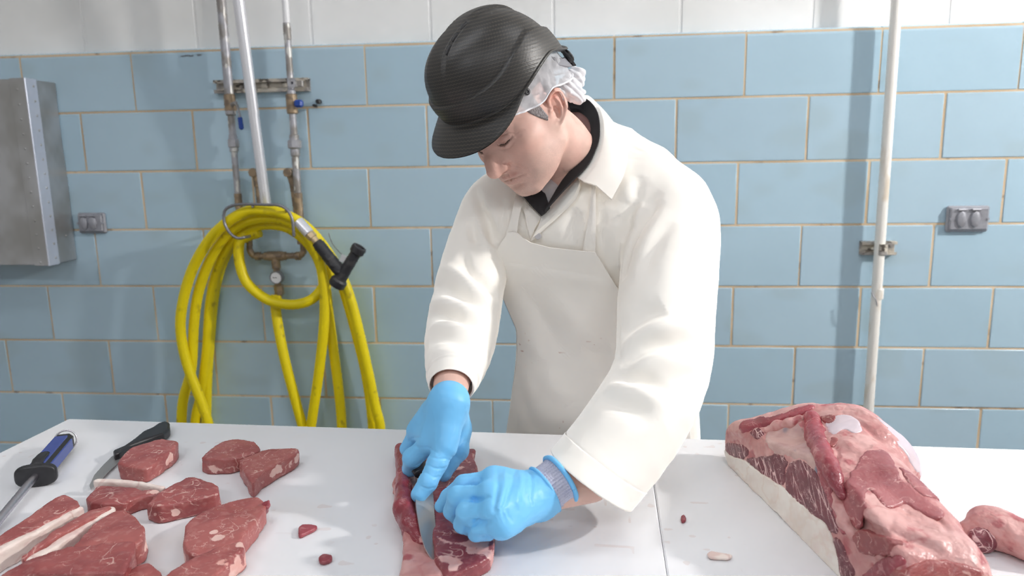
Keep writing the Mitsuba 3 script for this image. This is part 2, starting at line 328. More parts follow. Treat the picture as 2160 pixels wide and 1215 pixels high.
put('front_flange', box((x1 - .052, yf - .0045, z0 - .002), (x1 + .0005, yf - .0008, z1 + .002), .0012), M_galv, k)
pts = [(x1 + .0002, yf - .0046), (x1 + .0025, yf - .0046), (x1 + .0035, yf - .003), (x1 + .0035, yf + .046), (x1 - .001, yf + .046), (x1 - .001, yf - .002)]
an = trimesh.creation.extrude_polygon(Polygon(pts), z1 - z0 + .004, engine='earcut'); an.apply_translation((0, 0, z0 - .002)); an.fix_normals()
put('corner_angle', an, M_bend_sheen, k, smooth=30)  # its paler colour stands in for the bright reflection along the corner
for i in range(13):
    z = z0 + .022 + i * (z1 - z0 - .044) / 12
    for c in (A(x1 + .0035, yf + .03, z), A(x1 - .028, yf - .0045, z - .012)):
        m = trimesh.creation.icosphere(1, .0042); m.apply_scale((.6, 1, 1) if c[0] > x1 else (1, .6, 1)); m.apply_translation(c); put('rivet', m, M_galv, k, smooth=True)
m = trimesh.creation.icosphere(1, .005); m.apply_scale((.5, 1, 1)); m.apply_translation((x1 + .001, -.045, z0 + .09)); put('screw', m, M_galv, k, smooth=True)

# weatherproof double outlets
def outlet(c, w, h, label):
    k = thing('electrical_outlet', label, 'outlet')
    x, z = c
    put('plate', box((x - w / 2, -.012, z - h / 2), (x + w / 2, .001, z + h / 2), .005), M_outlet, k)
    put('box', box((x - w / 2 + .006, -.020, z - h / 2 + .006), (x + w / 2 - .006, -.011, z + h / 2 - .006), .004), M_outlet, k)
    for s in (-1, 1):
        cx = x + s * w * .16 - w * .03
        fl = lathe((cx, -.018, z), (cx, -.06, z), [(0, 0), (0, h * .33), (.004, h * .34), (.008, h * .30), (.0105, h * .2), (.011, 0)], 8)
        fl.vertices[:, 0] = cx + (fl.vertices[:, 0] - cx) * .55; fl.fix_normals()
        f = put('flap', fl, M_outlet, k, smooth=30)
        put('hinge', rod((cx - w * .1, -.024, z + h * .36), (cx + w * .1, -.024, z + h * .36), .004, 8), M_outlet, f)
    for s in (-1, 1): put('screw', rod((x + s * w * .43, -.012, z), (x + s * w * .43, -.0225, z), .004, 10), M_outlet, k)
outlet((-1.7357, 0, 1.2451)[::2], .103, .073, 'grey double outlet with flap covers beside the metal cabinet')
outlet((1.2011, 0, 1.2363)[::2], .127, .082, 'grey double outlet with flap covers on the tiles right of the cream conduit')

# cream conduit on the right and its clamp
k = thing('conduit', 'cream painted vertical conduit clamped to the tiles behind the large roast', 'conduit')
top, bot = A(*(0.9228, -0.042, 1.9714)), A(*(0.9349, -0.042, 0.5878))
bx = bot[0] + .0
put('tube', tube(np.linspace(A(top[0], -.042, 2.4), A(bx, -.042, .35), 24), .0158, 20), M_wpaint, k, smooth=True)
put('coupling', rod(A(bx, -.042, 1.02), A(bx, -.042, .985), .0172, 20, .002), M_wpaint, k)
c = A(*(0.9383, 0, 1.1455)); cz = c[2]; xx = bx
cl = thing('pipe_clamp', 'rusty channel clamp holding the cream conduit to the tiles', 'clamp')
put('channel', cat([box((xx - .052, -.004, cz - .0215), (xx + .056, .001, cz + .0215), .001), box((xx - .052, -.023, cz - .0215), (xx + .056, -.003, cz - .0185), .001), box((xx - .052, -.023, cz + .0185), (xx + .056, -.003, cz + .0215), .001),
    box((xx - .052, -.023, cz + .012), (xx + .056, -.021, cz + .0195)), box((xx - .052, -.023, cz - .0195), (xx + .056, -.021, cz - .012))]), M_strut, cl, smooth=False)
a = np.linspace(-.35, np.pi + .35, 22); arc = np.stack([xx + .0172 * np.cos(a), -.042 - .0172 * np.sin(a)], 1)
strap = sheet(np.stack([np.stack([arc[:, 0], arc[:, 1], arc[:, 0] * 0 + cz + s], 1) for s in (-.0175, 0, .0175)], 1), .0028)
put('strap', strap, M_strut, cl)
put('bolt', rod((xx - .024, -.03, cz), (xx + .004, -.0605, cz), .004, 8), M_strut, cl)
put('screw', rod((xx + .036, -.002, cz), (xx + .036, -.012, cz), .007, 6), M_strut, cl)
tie = spline([(xx - .006, -.06, .965), (xx - .012, -.062, .985), (xx - .021, -.058, 1.0), (xx - .025, -.056, 1.012)], 6)
single('cable_tie', 'cut end of a thin tie caught on the cream conduit', 'cable tie', tube(tie, .0017, 6), M_outlet, smooth=True)

# strut channel with the water pipes
k = thing('strut_channel', 'short corroded steel channel across the tiles carrying the two water pipes', 'channel')
xa, xb = (-1.2323, 0, 1.6974)[0], (-0.9064, 0, 1.6968)[0]; zc = 1.6985
put('channel', cat([box((xa, -.004, zc - .021), (xb, .001, zc + .021)), box((xa, -.024, zc - .021), (xb, -.003, zc - .0175)), box((xa, -.024, zc + .0175), (xb, -.003, zc + .021)),
    box((xa, -.0245, zc + .0105), (xb, -.0215, zc + .0205)), box((xa, -.0245, zc - .0205), (xb, -.0215, zc - .0105))]), M_strut, k, smooth=False)
for px in (-1.062, -.985):
    put('washer', lathe((px, -.004, zc), (px, -.02, zc), [(0, 0), (0, .014), (.008, .014), (.011, .007), (.012, .0)], 16), M_strut, k)
def pipe_run(k, x0, x1, segs):
    """Straight run leaning from (x0, z top) with profile pieces: list of (z from, z to, radius, material, sides)."""
    (xt, zt), (xb_, zb) = x0, x1
    P_ = lambda z, y: A(xt + (xb_ - xt) * (zt - z) / (zt - zb), y, z)
    for name, za, zb2, r, m, n in segs:
        put(name, rod(P_(za, -.042), P_(zb2, -.042), r, n, r * .18), m, k)
    return P_
a0, a1 = (-1.1722, -0.042, 1.9674), (-1.17, -0.042, 1.3173)
k = thing('water_pipe', 'grey water pipe with a blue lever valve, leftmost pipe above the hose rack', 'pipe')
L_ = pipe_run(k, (a0[0], 2.3), (a1[0], 1.2), [
    ('tube', 2.3, 1.665, .0150, M_pipe, 18), ('valve_body', 1.672, 1.615, .0185, M_brass, 12), ('union_nut', 1.632, 1.602, .0180, M_pipe, 8), ('tube', 1.61, 1.51, .0118, M_pipe, 16),
    ('union_nut', 1.527, 1.497, .0185, M_pipe, 8), ('collar', 1.54, 1.525, .0135, M_pipe, 16), ('collar', 1.499, 1.483, .0145, M_pipe, 16), ('tube', 1.49, 1.335, .0105, M_pipe, 16), ('coupling', 1.345, 1.29, .0125, M_brass, 16), ('tube', 1.29, 1.262, .0105, M_pipe, 16)])
v = L_(1.636, -.042)
put('valve_stem', rod(v, v + A(.034, -.03, .004), .007, 10), M_pipe, k)
lv = spline([v + A(.03, -.032, .004), v + A(.04, -.033, -.004), v + A(.045, -.032, -.03), v + A(.046, -.03, -.05)], 6)
h = put('lever', tube(lv, .0045, 8, flat=(1.5, .6)), M_pipe, k, smooth=True)
put('grip', rod(v + A(.045, -.031, -.04), v + A(.047, -.03, -.082), .0075, 12, .004), M_blue, k, label='blue grip of the lever')
b0, b1 = (-0.9558, -0.042, 1.9596), (-0.9596, -0.042, 1.2911)
k = thing('water_pipe', 'paint-flecked water pipe with a blue valve knob, right of the silver conduit', 'pipe')
R_ = pipe_run(k, (b0[0], 2.3), (b1[0], 1.2), [
    ('tube', 2.3, 1.875, .0105, M_plast, 16), ('sleeve', 1.89, 1.836, .0122, M_pipe, 16), ('tube', 1.84, 1.68, .0108, M_pipe, 16), ('valve_body', 1.667, 1.603, .0185, M_brass, 12), ('collar', 1.68, 1.66, .0145, M_pipe, 14), ('tube', 1.61, 1.52, .0118, M_pipe, 16),
    ('collar', 1.537, 1.515, .0155, M_pipe, 16), ('union_nut', 1.519, 1.490, .0240, M_pipe, 8), ('collar', 1.492, 1.465, .0155, M_pipe, 16), ('tube', 1.48, 1.33, .0122, M_pipe, 16), ('coupling', 1.345, 1.25, .0145, M_brass, 16), ('tube', 1.25, 1.17, .0125, M_brass, 16)])
v = R_(1.634, -.042)
put('valve_stem', rod(v, v + A(.03, -.012, 0), .006, 10), M_pipe, k)
put('knob', box(v + A(.017, -.03, -.012), v + A(.045, -.008, .012), .006), M_blue, k, label='blue valve knob')
v = R_(1.70, -.042)
put('hanger', cat([lathe(v + A(.012, -.012, 0), v + A(.012, -.024, 0), [(0, .005), (0, .016), (.006, .016), (.006, .005), (0, .005)], 16), box(v + A(.012, -.012, -.012), v + A(.045, .0, .008), .002)]), M_pipe, k)
put('valve_body', cat([box(v + A(.072, .02, -.064), v + A(.088, .04, -.05), .003), rod(v + A(.066, .02, -.07), v + A(.066, .045, -.07), .005, 8)]), M_dark, k)
# capped stubs above the mixing tee and the mixing pipework
for c, right, lab in ((A(*(-1.1087, -0.03, 1.4134)), 0, 'capped pipe stub behind the silver conduit'), (A(*(-0.9872, -0.03, 1.4116)), 1, 'capped pipe stub close beside the right water pipe')):
    xk = c[0] + (.01 if right else .005)
    k = thing('pipe_stub', lab, 'pipe')
    e = spline([(c[0], -.045, c[2]), (c[0], -.03, c[2] - .004), (c[0] + .002, -.024, c[2] - .02), (xk, -.024, c[2] - .12), (xk, -.024, c[2] - .17)], 5)
    put('tube', tube(e, .0095, 12), M_brass, k, smooth=True)
    put('cap', hexnut((c[0], -.052, c[2]), (c[0], -.034, c[2]), .0155, 8), M_brass, k)
    put('elbow', rod((c[0] + .001, -.026, c[2] - .008), (xk, -.024, c[2] - .05), .013, 12, .003), M_brass, k)
k = thing('mixing_tee', 'brass mixing pipework with a round pressure gauge inside the hose loops', 'pipework')
zt = (-1.0542, -0.045, 1.1301)[2]; xl, xm, xr = (-1.1423, -0.045, 1.1304)[0], (-1.0525, -0.045, 1.1301)[0], (-0.9515, -0.045, 1.1298)[0]
put('tube', tube(spline([(xl + .001, -.044, zt + .06), (xl, -.044, zt + .04), (xl, -.045, zt + .02), (xl + .012, -.045, zt + .002), (xl + .03, -.045, zt), (xm, -.045, zt), (xr - .02, -.045, zt + .002), (xr - .004, -.045, zt + .01), (xr, -.045, zt + .03), (xr - .004, -.043, zt + .17)], 6), .0105, 14), M_brass, k, smooth=True)
for x_ in (xl + .028, xm - .03, xm + .03, xr - .02): put('collar', rod((x_ - .011, -.045, zt), (x_ + .011, -.045, zt), .0145, 14, .003), M_brass, k)
put('tee', cat([rod((xm - .028, -.045, zt), (xm + .028, -.045, zt), .0165, 14, .003), rod((xm, -.045, zt), (xm, -.045, zt - .045), .0150, 14, .003)]), M_brass, k)
put('outlet_pipe', rod((xm, -.045, zt - .02), (xm + .003, -.047, zt - .145), .0115, 14), M_brass, k)
put('coupling', hexnut((xm + .004, -.047, zt - .10), (xm + .005, -.047, zt - .135), .0165), M_brass, k)
g = A(*(-1.042, -0.07, 1.0601))
gk = put('gauge', lathe((g[0], -.058, g[2]), (g[0], -.084, g[2]), [(0, 0), (0, .021), (.002, .0225), (.02, .0225), (.0225, .0215), (.0225, .0190), (.019, .0188), (.019, 0)], 28), M_wire, k)
put('dial', rod((g[0], -.077, g[2]), (g[0], -.0785, g[2]), .0187, 28), M_plast, gk)
put('needle', box((g[0] - .012, -.0795, g[2] - .001), (g[0] + .003, -.0788, g[2] + .001)), M_dark, gk)
# the leaning silver conduit
c0, c1 = A(*(-1.0763, -0.12, 1.9483)), A(*(-1.0645, -0.062, 1.3063)); d = (c1 - c0)
k = thing('silver_conduit', 'silver leaning conduit that runs down in front of the channel to the hose rack', 'conduit')
jt = c0 + (c1 - c0) * .54
put('tube', rod(c0 - d * .5, jt, .0176, 24), M_alu, k, smooth=40)
put('tube', rod(jt, c1 + d * .03, .0168, 24), M_alu, k, smooth=40)
# hose rack: a bent wire bracket
k = thing('hose_rack', 'bent grey wire rack on the tiles that carries the yellow hose', 'hose rack')
loop = spline([(-1.1389, -0.02, 1.2096), (-1.1195, -0.08, 1.2045), (-1.0975, -0.16, 1.2084), (-1.1193, -0.175, 1.2071), (-1.1434, -0.175, 1.2258), (-1.158, -0.175, 1.2597), (-1.1531, -0.175, 1.2948), (-1.1261, -0.175, 1.3113), (-1.0859, -0.175, 1.3155), (-1.0148, -0.175, 1.3133), (-0.9708, -0.175, 1.3113), (-0.9436, -0.175, 1.2959), (-0.93, -0.175, 1.2671), (-0.9279, -0.175, 1.232), (-0.9283, -0.174, 1.2105)], 8)
put('wire', tube(loop, .0048, 10), M_wire, k, smooth=True)
for a_, b_ in ((A(*(-1.1456, 0, 1.2406)), A(*(-1.0577, -0.175, 1.3107))), (A(*(-1.0248, 0, 1.2331)), A(*(-0.9465, -0.175, 1.299)))): put('arm', rod(a_, b_, .0048, 10), M_wire, k)
# ---------------------------------------------------------------- the yellow hose, its loops as parts, and the spray nozzle
k = thing('garden_hose', 'yellow rubber hose coiled over the wire rack, hanging in long loops', 'hose')
HR = .0172
def strand(name, pts, n=10): put(name, tube(spline(pts, n), HR, 16), M_hose, k, smooth=True)
# three outer loops from the rack down on the left, each ending behind the table
strand('loop', [(-0.8091, -0.055, 0.3257), (-0.7113, -0.075, 0.4974), (-0.7189, -0.085, 0.6224), (-0.7506, -0.095, 0.8442), (-0.7852, -0.1, 1.0168), (-0.8337, -0.1, 1.1291), (-0.9024, -0.115, 1.2305), (-0.969, -0.14, 1.2798), (-1.0276, -0.15, 1.2934), (-1.092, -0.15, 1.2909), (-1.1606, -0.148, 1.2573), (-1.2371, -0.138, 1.1942), (-1.3152, -0.12, 1.0928), (-1.3637, -0.115, 0.9774), (-1.3839, -0.11, 0.8761), (-1.3749, -0.105, 0.756), (-1.3392, -0.1, 0.6165), (-1.3216, -0.095, 0.5181), (-1.3263, -0.07, 0.3634)])
strand('loop', [(-1.0098, -0.05, 0.2991), (-0.9562, -0.075, 0.5271), (-0.9119, -0.085, 0.7219), (-0.8804, -0.09, 0.8916), (-0.8713, -0.09, 1.0067), (-0.8781, -0.09, 1.1037), (-0.9083, -0.105, 1.2013), (-0.9667, -0.112, 1.2526), (-1.037, -0.116, 1.266), (-1.1124, -0.114, 1.2539), (-1.187, -0.104, 1.2123), (-1.2595, -0.092, 1.1291), (-1.3191, -0.08, 1.0204), (-1.3527, -0.075, 0.9017), (-1.3834, -0.07, 0.7282), (-1.4347, -0.065, 0.5847), (-1.4723, -0.05, 0.3225)])
strand('loop', [(-0.8725, -0.035, 0.3145), (-0.8574, -0.04, 0.5068), (-0.8586, -0.045, 0.6582), (-0.8696, -0.045, 0.8131), (-0.8773, -0.045, 0.9313), (-0.885, -0.045, 1.0477), (-0.9056, -0.07, 1.1492), (-0.9669, -0.078, 1.2177), (-1.0385, -0.08, 1.2407), (-1.1225, -0.08, 1.2286), (-1.1936, -0.07, 1.1796), (-1.2587, -0.052, 1.0904), (-1.3065, -0.04, 0.9622), (-1.3377, -0.036, 0.7888), (-1.377, -0.032, 0.6279), (-1.4107, -0.03, 0.5182), (-1.431, -0.03, 0.3145)])
strand('loop', [(-1.3933, -0.028, 0.2959), (-1.3752, -0.022, 0.4976), (-1.3541, -0.022, 0.6786), (-1.3246, -0.022, 0.8549), (-1.2974, -0.022, 0.9928), (-1.2602, -0.025, 1.0946), (-1.2013, -0.05, 1.1674), (-1.1357, -0.075, 1.1992), (-1.0862, -0.078, 1.2153)])
strand('loop', [(-0.7578, -0.03, 0.3155), (-0.7462, -0.034, 0.5157), (-0.7581, -0.04, 0.7101), (-0.7927, -0.042, 0.8976), (-0.8207, -0.05, 1.0321)])
# the inner ring under the gauge
strand('inner_ring', [(-1.134, -0.075, 1.2185), (-1.1553, -0.085, 1.1876), (-1.1614, -0.09, 1.1286), (-1.1449, -0.092, 1.0556), (-1.1011, -0.094, 1.0069), (-1.0447, -0.094, 0.9775), (-0.9717, -0.09, 0.9704), (-0.9125, -0.08, 0.9915), (-0.8687, -0.062, 1.0506), (-0.8583, -0.05, 1.0977)])
# the supply end under the tee
strand('supply_end', [(-1.0599, -0.05, 0.9853), (-1.0611, -0.056, 0.958), (-1.0527, -0.065, 0.8845), (-1.0347, -0.072, 0.7676), (-1.0088, -0.072, 0.63), (-0.9875, -0.068, 0.5149), (-0.9576, -0.05, 0.3372)])
put('ferrule', rod(A(*(-1.0583, -0.048, 0.9949)), A(*(-1.0605, -0.054, 0.966)), .0195, 16, .003), M_hose, k)
# end fitting and nozzle
fa, fb = A(*(-0.9218, -0.15, 1.2587)), A(*(-0.8846, -0.155, 1.2174))
put('ferrule', rod(fa, fb, .0178, 16, .002), M_alu, k, label='chrome end sleeve')
put('fitting', hexnut(fb, A(*(-0.8709, -0.156, 1.2036)), .0160), M_brassb, k)
put('fitting', rod(A(*(-0.8739, -0.156, 1.2067)), A(*(-0.857, -0.158, 1.1868)), .0115, 14), M_brassb, k)
nz_ = put('nozzle', tube(spline([(-0.86, -0.158, 1.1899), (-0.845, -0.159, 1.1715), (-0.8119, -0.162, 1.1284), (-0.7844, -0.165, 1.0962), (-0.769, -0.166, 1.0839)], 6), [.0175] * 3 + [.0195] * 6 + list(np.linspace(.0195, .0215, 9)) + [.02] * 7, 16), M_rubber, k, label='black rubber spray nozzle', smooth=True)
for rib in ([(-0.8284, -0.169, 1.1526), (-0.8234, -0.172, 1.1392), (-0.8112, -0.172, 1.133)], [(-0.8133, -0.171, 1.1313), (-0.8083, -0.174, 1.1178), (-0.796, -0.174, 1.1131)], [(-0.798, -0.173, 1.1114), (-0.7931, -0.176, 1.098), (-0.7808, -0.176, 1.0933)]):
    put('grip_rib', tube(spline(rib, 4), .011, 10), M_rubber, nz_, smooth=True)
put('barrel', tube(np.linspace(A(*(-0.7952, -0.168, 1.0578)), A(*(-0.7212, -0.168, 1.1659)), 12), list(np.linspace(.022, .0185, 6)) + list(np.linspace(.0185, .0175, 6)), 20), M_rubber, nz_, smooth=True)
put('bumper', lathe(A(*(-0.7848, -0.168, 1.0718)), A(*(-0.8057, -0.168, 1.0421)), [(0, 0), (0, .022), (.006, .0275), (.024, .0275), (.029, .0245), (.029, .015), (.022, .014), (.022, 0)], 24), M_rubber, nz_)
put('bumper', lathe(A(*(-0.7297, -0.168, 1.1537)), A(*(-0.7127, -0.168, 1.1782)), [(0, 0), (0, .0185), (.005, .0235), (.022, .0245), (.027, .0225), (.027, .016), (.02, .015), (.02, 0)], 24), M_rubber, nz_)
tg = A(*(-0.7728, -0.15, 1.1359)); m = box((-.011, -.0012, -.012), (.011, .0012, .012), .0008); m.apply_transform(trimesh.transformations.rotation_matrix(.4, [0, 1, 0])); m.apply_translation(tg + A(0, -.012, 0))
single('tag', 'small white tag on a wire at the black spray nozzle', 'tag', m, M_plast)
single('tag_wire', 'thin grey wire beside the black spray nozzle that holds a white tag', 'wire', tube(spline([(-0.8361, -0.11, 1.2139), (-0.8196, -0.13, 1.1849), (-0.7949, -0.15, 1.1624), (-0.7729, -0.162, 1.1453)], 6), .0014, 6), M_wire, smooth=True)
# ================================================================ the cutting table
TZ = .93
def board_col(p, n, uv):
    c = mix((.71, .715, .735), (.68, .68, .69), fbm(p.x * 4, p.y * 4, 0, 3))
    st = smoothstep(.60, .80, fbm(p.x * 5.5 + 3, p.y * 7, 1, 3))
    c = mix(c, (.70, .62, .56), .30 * st)                                        # faint blood stains
    return mix(c, (.55, .42, .38), smoothstep(.90, .93, noise(p.x * 60 + 3, p.y * 60, 2)) * smoothstep(.5, .6, noise(p.x * 7, p.y * 7, 5)) * .3)
M_board = mat('cutting_board', dict(type='bumpmap', arbitrary=proc(lambda p, n, uv: noise(p.x * 900 + p.y * 120, p.y * 160, 0) * .3 + noise(p.x * 60, p.y * 60, 0) * .7, eps=1e-3), scale=0.0003, bsdf=pr(proc(board_col), .38, specular=.45)))
M_steel = mat('steel', dict(type='roughconductor', material='Cr', alpha=.22))
k = thing('cutting_table', 'long table topped with two white plastic cutting boards', 'table')
tr = -.0283          # the table is turned by this angle against the wall
Rz = trimesh.transformations.rotation_matrix(tr, [0, 0, 1], [-1.069, -1.076, 0])
for x0, x1 in ((-1.0665, .1181), (.1189, 1.6)):
    m = box((x0, -2.02, TZ - .02), (x1, -1.076, TZ), .002); m.apply_transform(Rz); put('board', m, M_board, k)
for x in (-.98, 1.5):
    for y in (-1.94, -1.16):
        m = rod((x, y, 0), (x, y, TZ - .06), .025); m.apply_transform(Rz); put('leg', m, M_steel, k)
m = box((-1.05, -2.0, TZ - .065), (1.58, -1.095, TZ - .0205), .004); m.apply_transform(Rz); put('frame', m, M_steel, k)
# ================================================================ the butcher
person = thing('person', 'man in white coat, apron, hard hat and blue gloves bent over meat with a knife', 'person')
def ortho(m): u, _, v = np.linalg.svd(np.array(m).T); return u @ v
HR_ = ortho([[-0.712, 0.668, -0.205], [-0.448, -0.660, -0.602], [-0.540, -0.337, 0.770]])       # columns: his right, forward, up
HAT_R = ortho([[-0.739, 0.674, -0.017], [-0.488, -0.551, -0.677], [-0.465, -0.492, 0.736]])     # the hat sits a little askew
HC, HAT_C = A(-.114, -1.1115, 1.5135), A(-.109, -1.110, 1.520)
def from_hat(q): return np.asarray(q, float) @ HAT_R.T + HAT_C
FACE_BOX = ((-.095, -.060, -.128), (.062, .140, .074))
def to_head(p): return (p - HC.astype(p.dtype)) @ HR_.astype(p.dtype)
def from_head(q): return np.asarray(q, float) @ HR_.T + HC
LS, LE, RS, RE = A(.158, -1.005, 1.345), A(*(0.1213, -1.3023, 1.114)), A(*(-0.1744, -0.9845, 1.3398)), A(*(-0.2186, -1.1563, 1.1508))
LAX = nrm((.762, .517, .39)); L_RING = A(*(-0.0314, -1.4835, 1.0175)); LWr = L_RING - LAX * .040; LW = L_RING - LAX * .03          # left wrist: axis towards the elbow, end of the cuff
RWr = A(*(-0.2041, -1.3765, 1.0837)); RAX = nrm(A(*(-0.2031, -1.3809, 1.0868)) - A(*(-0.2112, -1.2641, 1.1158))); CUFF_R0 = A(*(-0.2056, -1.3556, 1.0871)); RW = RWr
C7 = A(.016, -.975, 1.431)
# ---------------------------------------------------------------- head, in head axes (x right, y forward, z up; origin between the ears)
_er = HR_.T @ HAT_R
EAR_O, EAR_B, EAR_U = HR_.T @ (HAT_C + HAT_R @ A(-.071, -.006, -.002) + A(-.006, -.007, .001) - HC), _er @ nrm((-.42, -.76, -.49)), _er @ nrm((-.08, -.50, .86))
EAR_B = nrm(EAR_B - EAR_U * (EAR_B @ EAR_U)); EAR_N = nrm(np.cross(EAR_B, EAR_U))
if EAR_N[0] > 0: EAR_N = -EAR_N
def ear_pt(a, b, c=0.0): return EAR_O + (a * EAR_B + b * EAR_U + c * EAR_N) * .00113
def d_ear(q, s):
    q = q * np.array([s, 1, 1], q.dtype)           # s = 1: his left ear (x < 0), s = -1: the right one
    helix = [ear_pt(*t) for t in ((5, 3, 1), (1, 9, 1), (0, 17, 2), (4, 25, 2.5), (11, 30, 3), (19, 30, 3), (25, 24, 3), (28, 14, 3), (27, 3, 3), (23, -8, 2), (18, -17, 1), (13, -23, 0))]
    hd = d_chain(q, helix, [.0022, .0026, .003, .0034, .0037, .0037, .0036, .0034, .0032, .003, .003, .003])
    plate = d_ell(q, ear_pt(13, 4, -2.5), (.0155, .029, .0045), np.stack([EAR_B, EAR_U, EAR_N], 1))
    lobe = d_ell(q, ear_pt(9, -25, -.5), (.0068, .0075, .0042), np.stack([EAR_B, EAR_U, EAR_N], 1))
    anti = d_chain(q, [ear_pt(*t) for t in ((14, -15, .5), (19, -7, 1.5), (20, 3, 2), (17, 12, 1.5), (12, 19, 1))], [.0022, .0028, .003, .003, .0022])
    trag = d_cone(q, ear_pt(0, -6, 2), ear_pt(1, 1, 3), .0038, .0032)
    antit = d_cone(q, ear_pt(7, -16, 1), ear_pt(11, -14, 1), .0032, .003)
    concha = d_ell(q, ear_pt(9.5, -4, 2.0), (.0090, .0125, .0075), np.stack([EAR_B, EAR_U, EAR_N], 1))
    foss = d_chain(q, [ear_pt(24, 6, 4), ear_pt(23, 16, 4.5), ear_pt(17, 24, 4.5), ear_pt(9, 22, 3.5)], [.0026, .0034, .0036, .0032])
    base = d_cone(q, ear_pt(6, 12, -9), ear_pt(8, -10, -9), .010, .009)
    d = smin(smin(plate, lobe, .006), base, .008)
    d = smax(d, -concha, .003); d = smax(d, -foss, .003)
    d = smin(smin(d, hd, .0028), anti, .0025)
    return smin(smin(d, trag, .003), antit, .003)
def d_head(q): return d_ears(q, d_skull(q))
def d_skull(q):
    ax = np.abs(q[:, 0]); m = np.stack([ax, q[:, 1], q[:, 2]], 1)           # mirrored for the symmetric parts
    d = d_ell(q, (0, -.014, .052), (.077, .099, .092))
    d = smin(d, d_ell(q, (0, .026, -.012), (.066, .060, .080)), .03)
    d = smin(d, d_cone(m, (.0, .066, .055), (.040, .050, .052), .024, .020), .02)     # forehead
    jaw = np.minimum(d_cone(m, (.056, -.006, -.015), (.052, .002, -.055), .017, .017), d_cone(m, (.052, .002, -.055), (.015, .069, -.091), .0175, .0145))
    d = smin(d, jaw, .034)
    d = smin(d, d_ell(m, (.030, .044, -.048), (.032, .038, .044)), .022)               # cheek
    d = smin(d, d_ell(q, (0, .055, -.072), (.032, .030, .028)), .022)
    d = smin(d, d_ell(m, (.042, .052, -.010), (.022, .022, .016)), .026)               # cheekbone
    d = smin(d, d_ell(q, (0, .070, -.054), (.030, .022, .026)), .016)                  # muzzle
    d = smin(d, d_ell(q, (0, .0725, -.0895), (.019, .0155, .0145)), .014)              # chin
    near = np.linalg.norm(q - np.array([0, .085, -.02], q.dtype), axis=1) < .10
    if near.any(): d = d.copy(); d[near] = d_face(q[near], m[near], d[near])
    return d
def d_face(q, m, d):
    d = smin(d, d_chain(m, [A(.004, .0845, .027), A(.022, .0835, .036), A(.042, .0690, .033)], [.0080, .0085, .0070]), .014)   # brow
    d = smax(d, -d_ell(m, (.0315, .0960, .0120), (.0175, .0140, .0120)), .014)         # socket
    d = smin(d, d_ell(m, (.0320, .0690, .0125), (.0170, .0142, .0125)), .005)          # lidded eye
    d = smin(d, d_chain(m, [A(.0170, .0800, .0035), A(.030, .0820, -.0005), A(.046, .0725, .0040)], [.0022, .0030, .0022]), .007)     # fold under the eye
    nose = d_chain(q, [A(0, .0800, .032), A(0, .0905, .012), A(0, .1040, -.010), A(0, .1130, -.0230)], [.0095, .0092, .0105, .0126], .01)
    nose = smin(nose, d_ell(m, (.0120, .0975, -.0275), (.0090, .0120, .0085)), .009)
    nose = smin(nose, d_cone(q, (0, .110, -.029), (0, .088, -.036), .0070, .007), .007)
    nose = smin(nose, d_cone(m, (.006, .083, .012), (.012, .088, -.018), .008, .009), .012)
    d = smin(d, nose, .011)
    d = smax(d, -d_ell(m, (.0078, .1010, -.0362), (.0034, .0065, .0036)), .003)          # nostril
    up = d_chain(m, [A(0, .0925, -.0515), A(.006, .0930, -.0505), A(.016, .0885, -.0532), A(.0260, .0800, -.0580)], [.0040, .0042, .0034, .0016])
    lo = d_chain(m, [A(0, .0905, -.0632), A(.010, .0893, -.0628), A(.0240, .0803, -.0592)], [.0052, .0050, .0018])
    d = smin(smin(d, up, .007), lo, .007)
    d = smax(d, -d_ell(q, (0, .0910, -.0745), (.017, .0045, .0035)), .009)               # below the lip
    return d
def d_ears(q, d):
    for s in (1, -1):
        c = ear_pt(12, 2) * A(s, 1, 1)
        d = smin(d, local(q, c, .055, lambda w: d_ear(w, s), .02), .003)
    return d
FACE_FOLDS = [   # (depth, width, points in head axes on the left half; mirrored)
 (-0.0029, .0013, [(0, .100, -.0575), (.007, .099, -.0568), (.016, .094, -.0576), (.024, .087, -.0588), (.0300, .081, -.0600)]),      # mouth
 (-0.0015, .0030, [(.0275, .084, -.056), (.0310, .080, -.062), (.0315, .077, -.070)]),
 (-0.0024, .0042, [(.0235, .095, -.031), (.0290, .088, -.042), (.0335, .081, -.054)]),         # smile fold
 (-0.0024, .0022, [(.0205, .104, -.0185), (.0232, .098, -.0225), (.0228, .092, -.0310), (.0180, .091, -.0360)]),      # wing of the nose
 (-0.0027, .0010, [(.0165, .085, .0080), (.024, .087, .0055), (.034, .085, .0045), (.0425, .080, .0060), (.0480, .074, .0090)]),    # lid slit
 (-0.0015, .0014, [(.0175, .087, .0185), (.026, .089, .0215), (.036, .086, .0215), (.0470, .078, .0165), (.052, .072, .011)]),       # lid crease
 (-0.0014, .0022, [(.0150, .087, .0030), (.022, .087, -.0030), (.032, .085, -.0060), (.044, .078, -.0020)]),     # under the eye
 (-0.0009, .0012, [(.0510, .075, .0090), (.0570, .066, .0080), (.062, .058, .0040)]), (-.0005, .0012, [(.0510, .074, .0040), (.0570, .066, .0000)]),    # crow's feet
 (0.0009, .0050, [(.0060, .090, .0330), (.024, .089, .0360), (.042, .079, .0330)]),
 (-0.0015, .0016, [(.0035, .101, -.044), (.0035, .098, -.050)]),
]
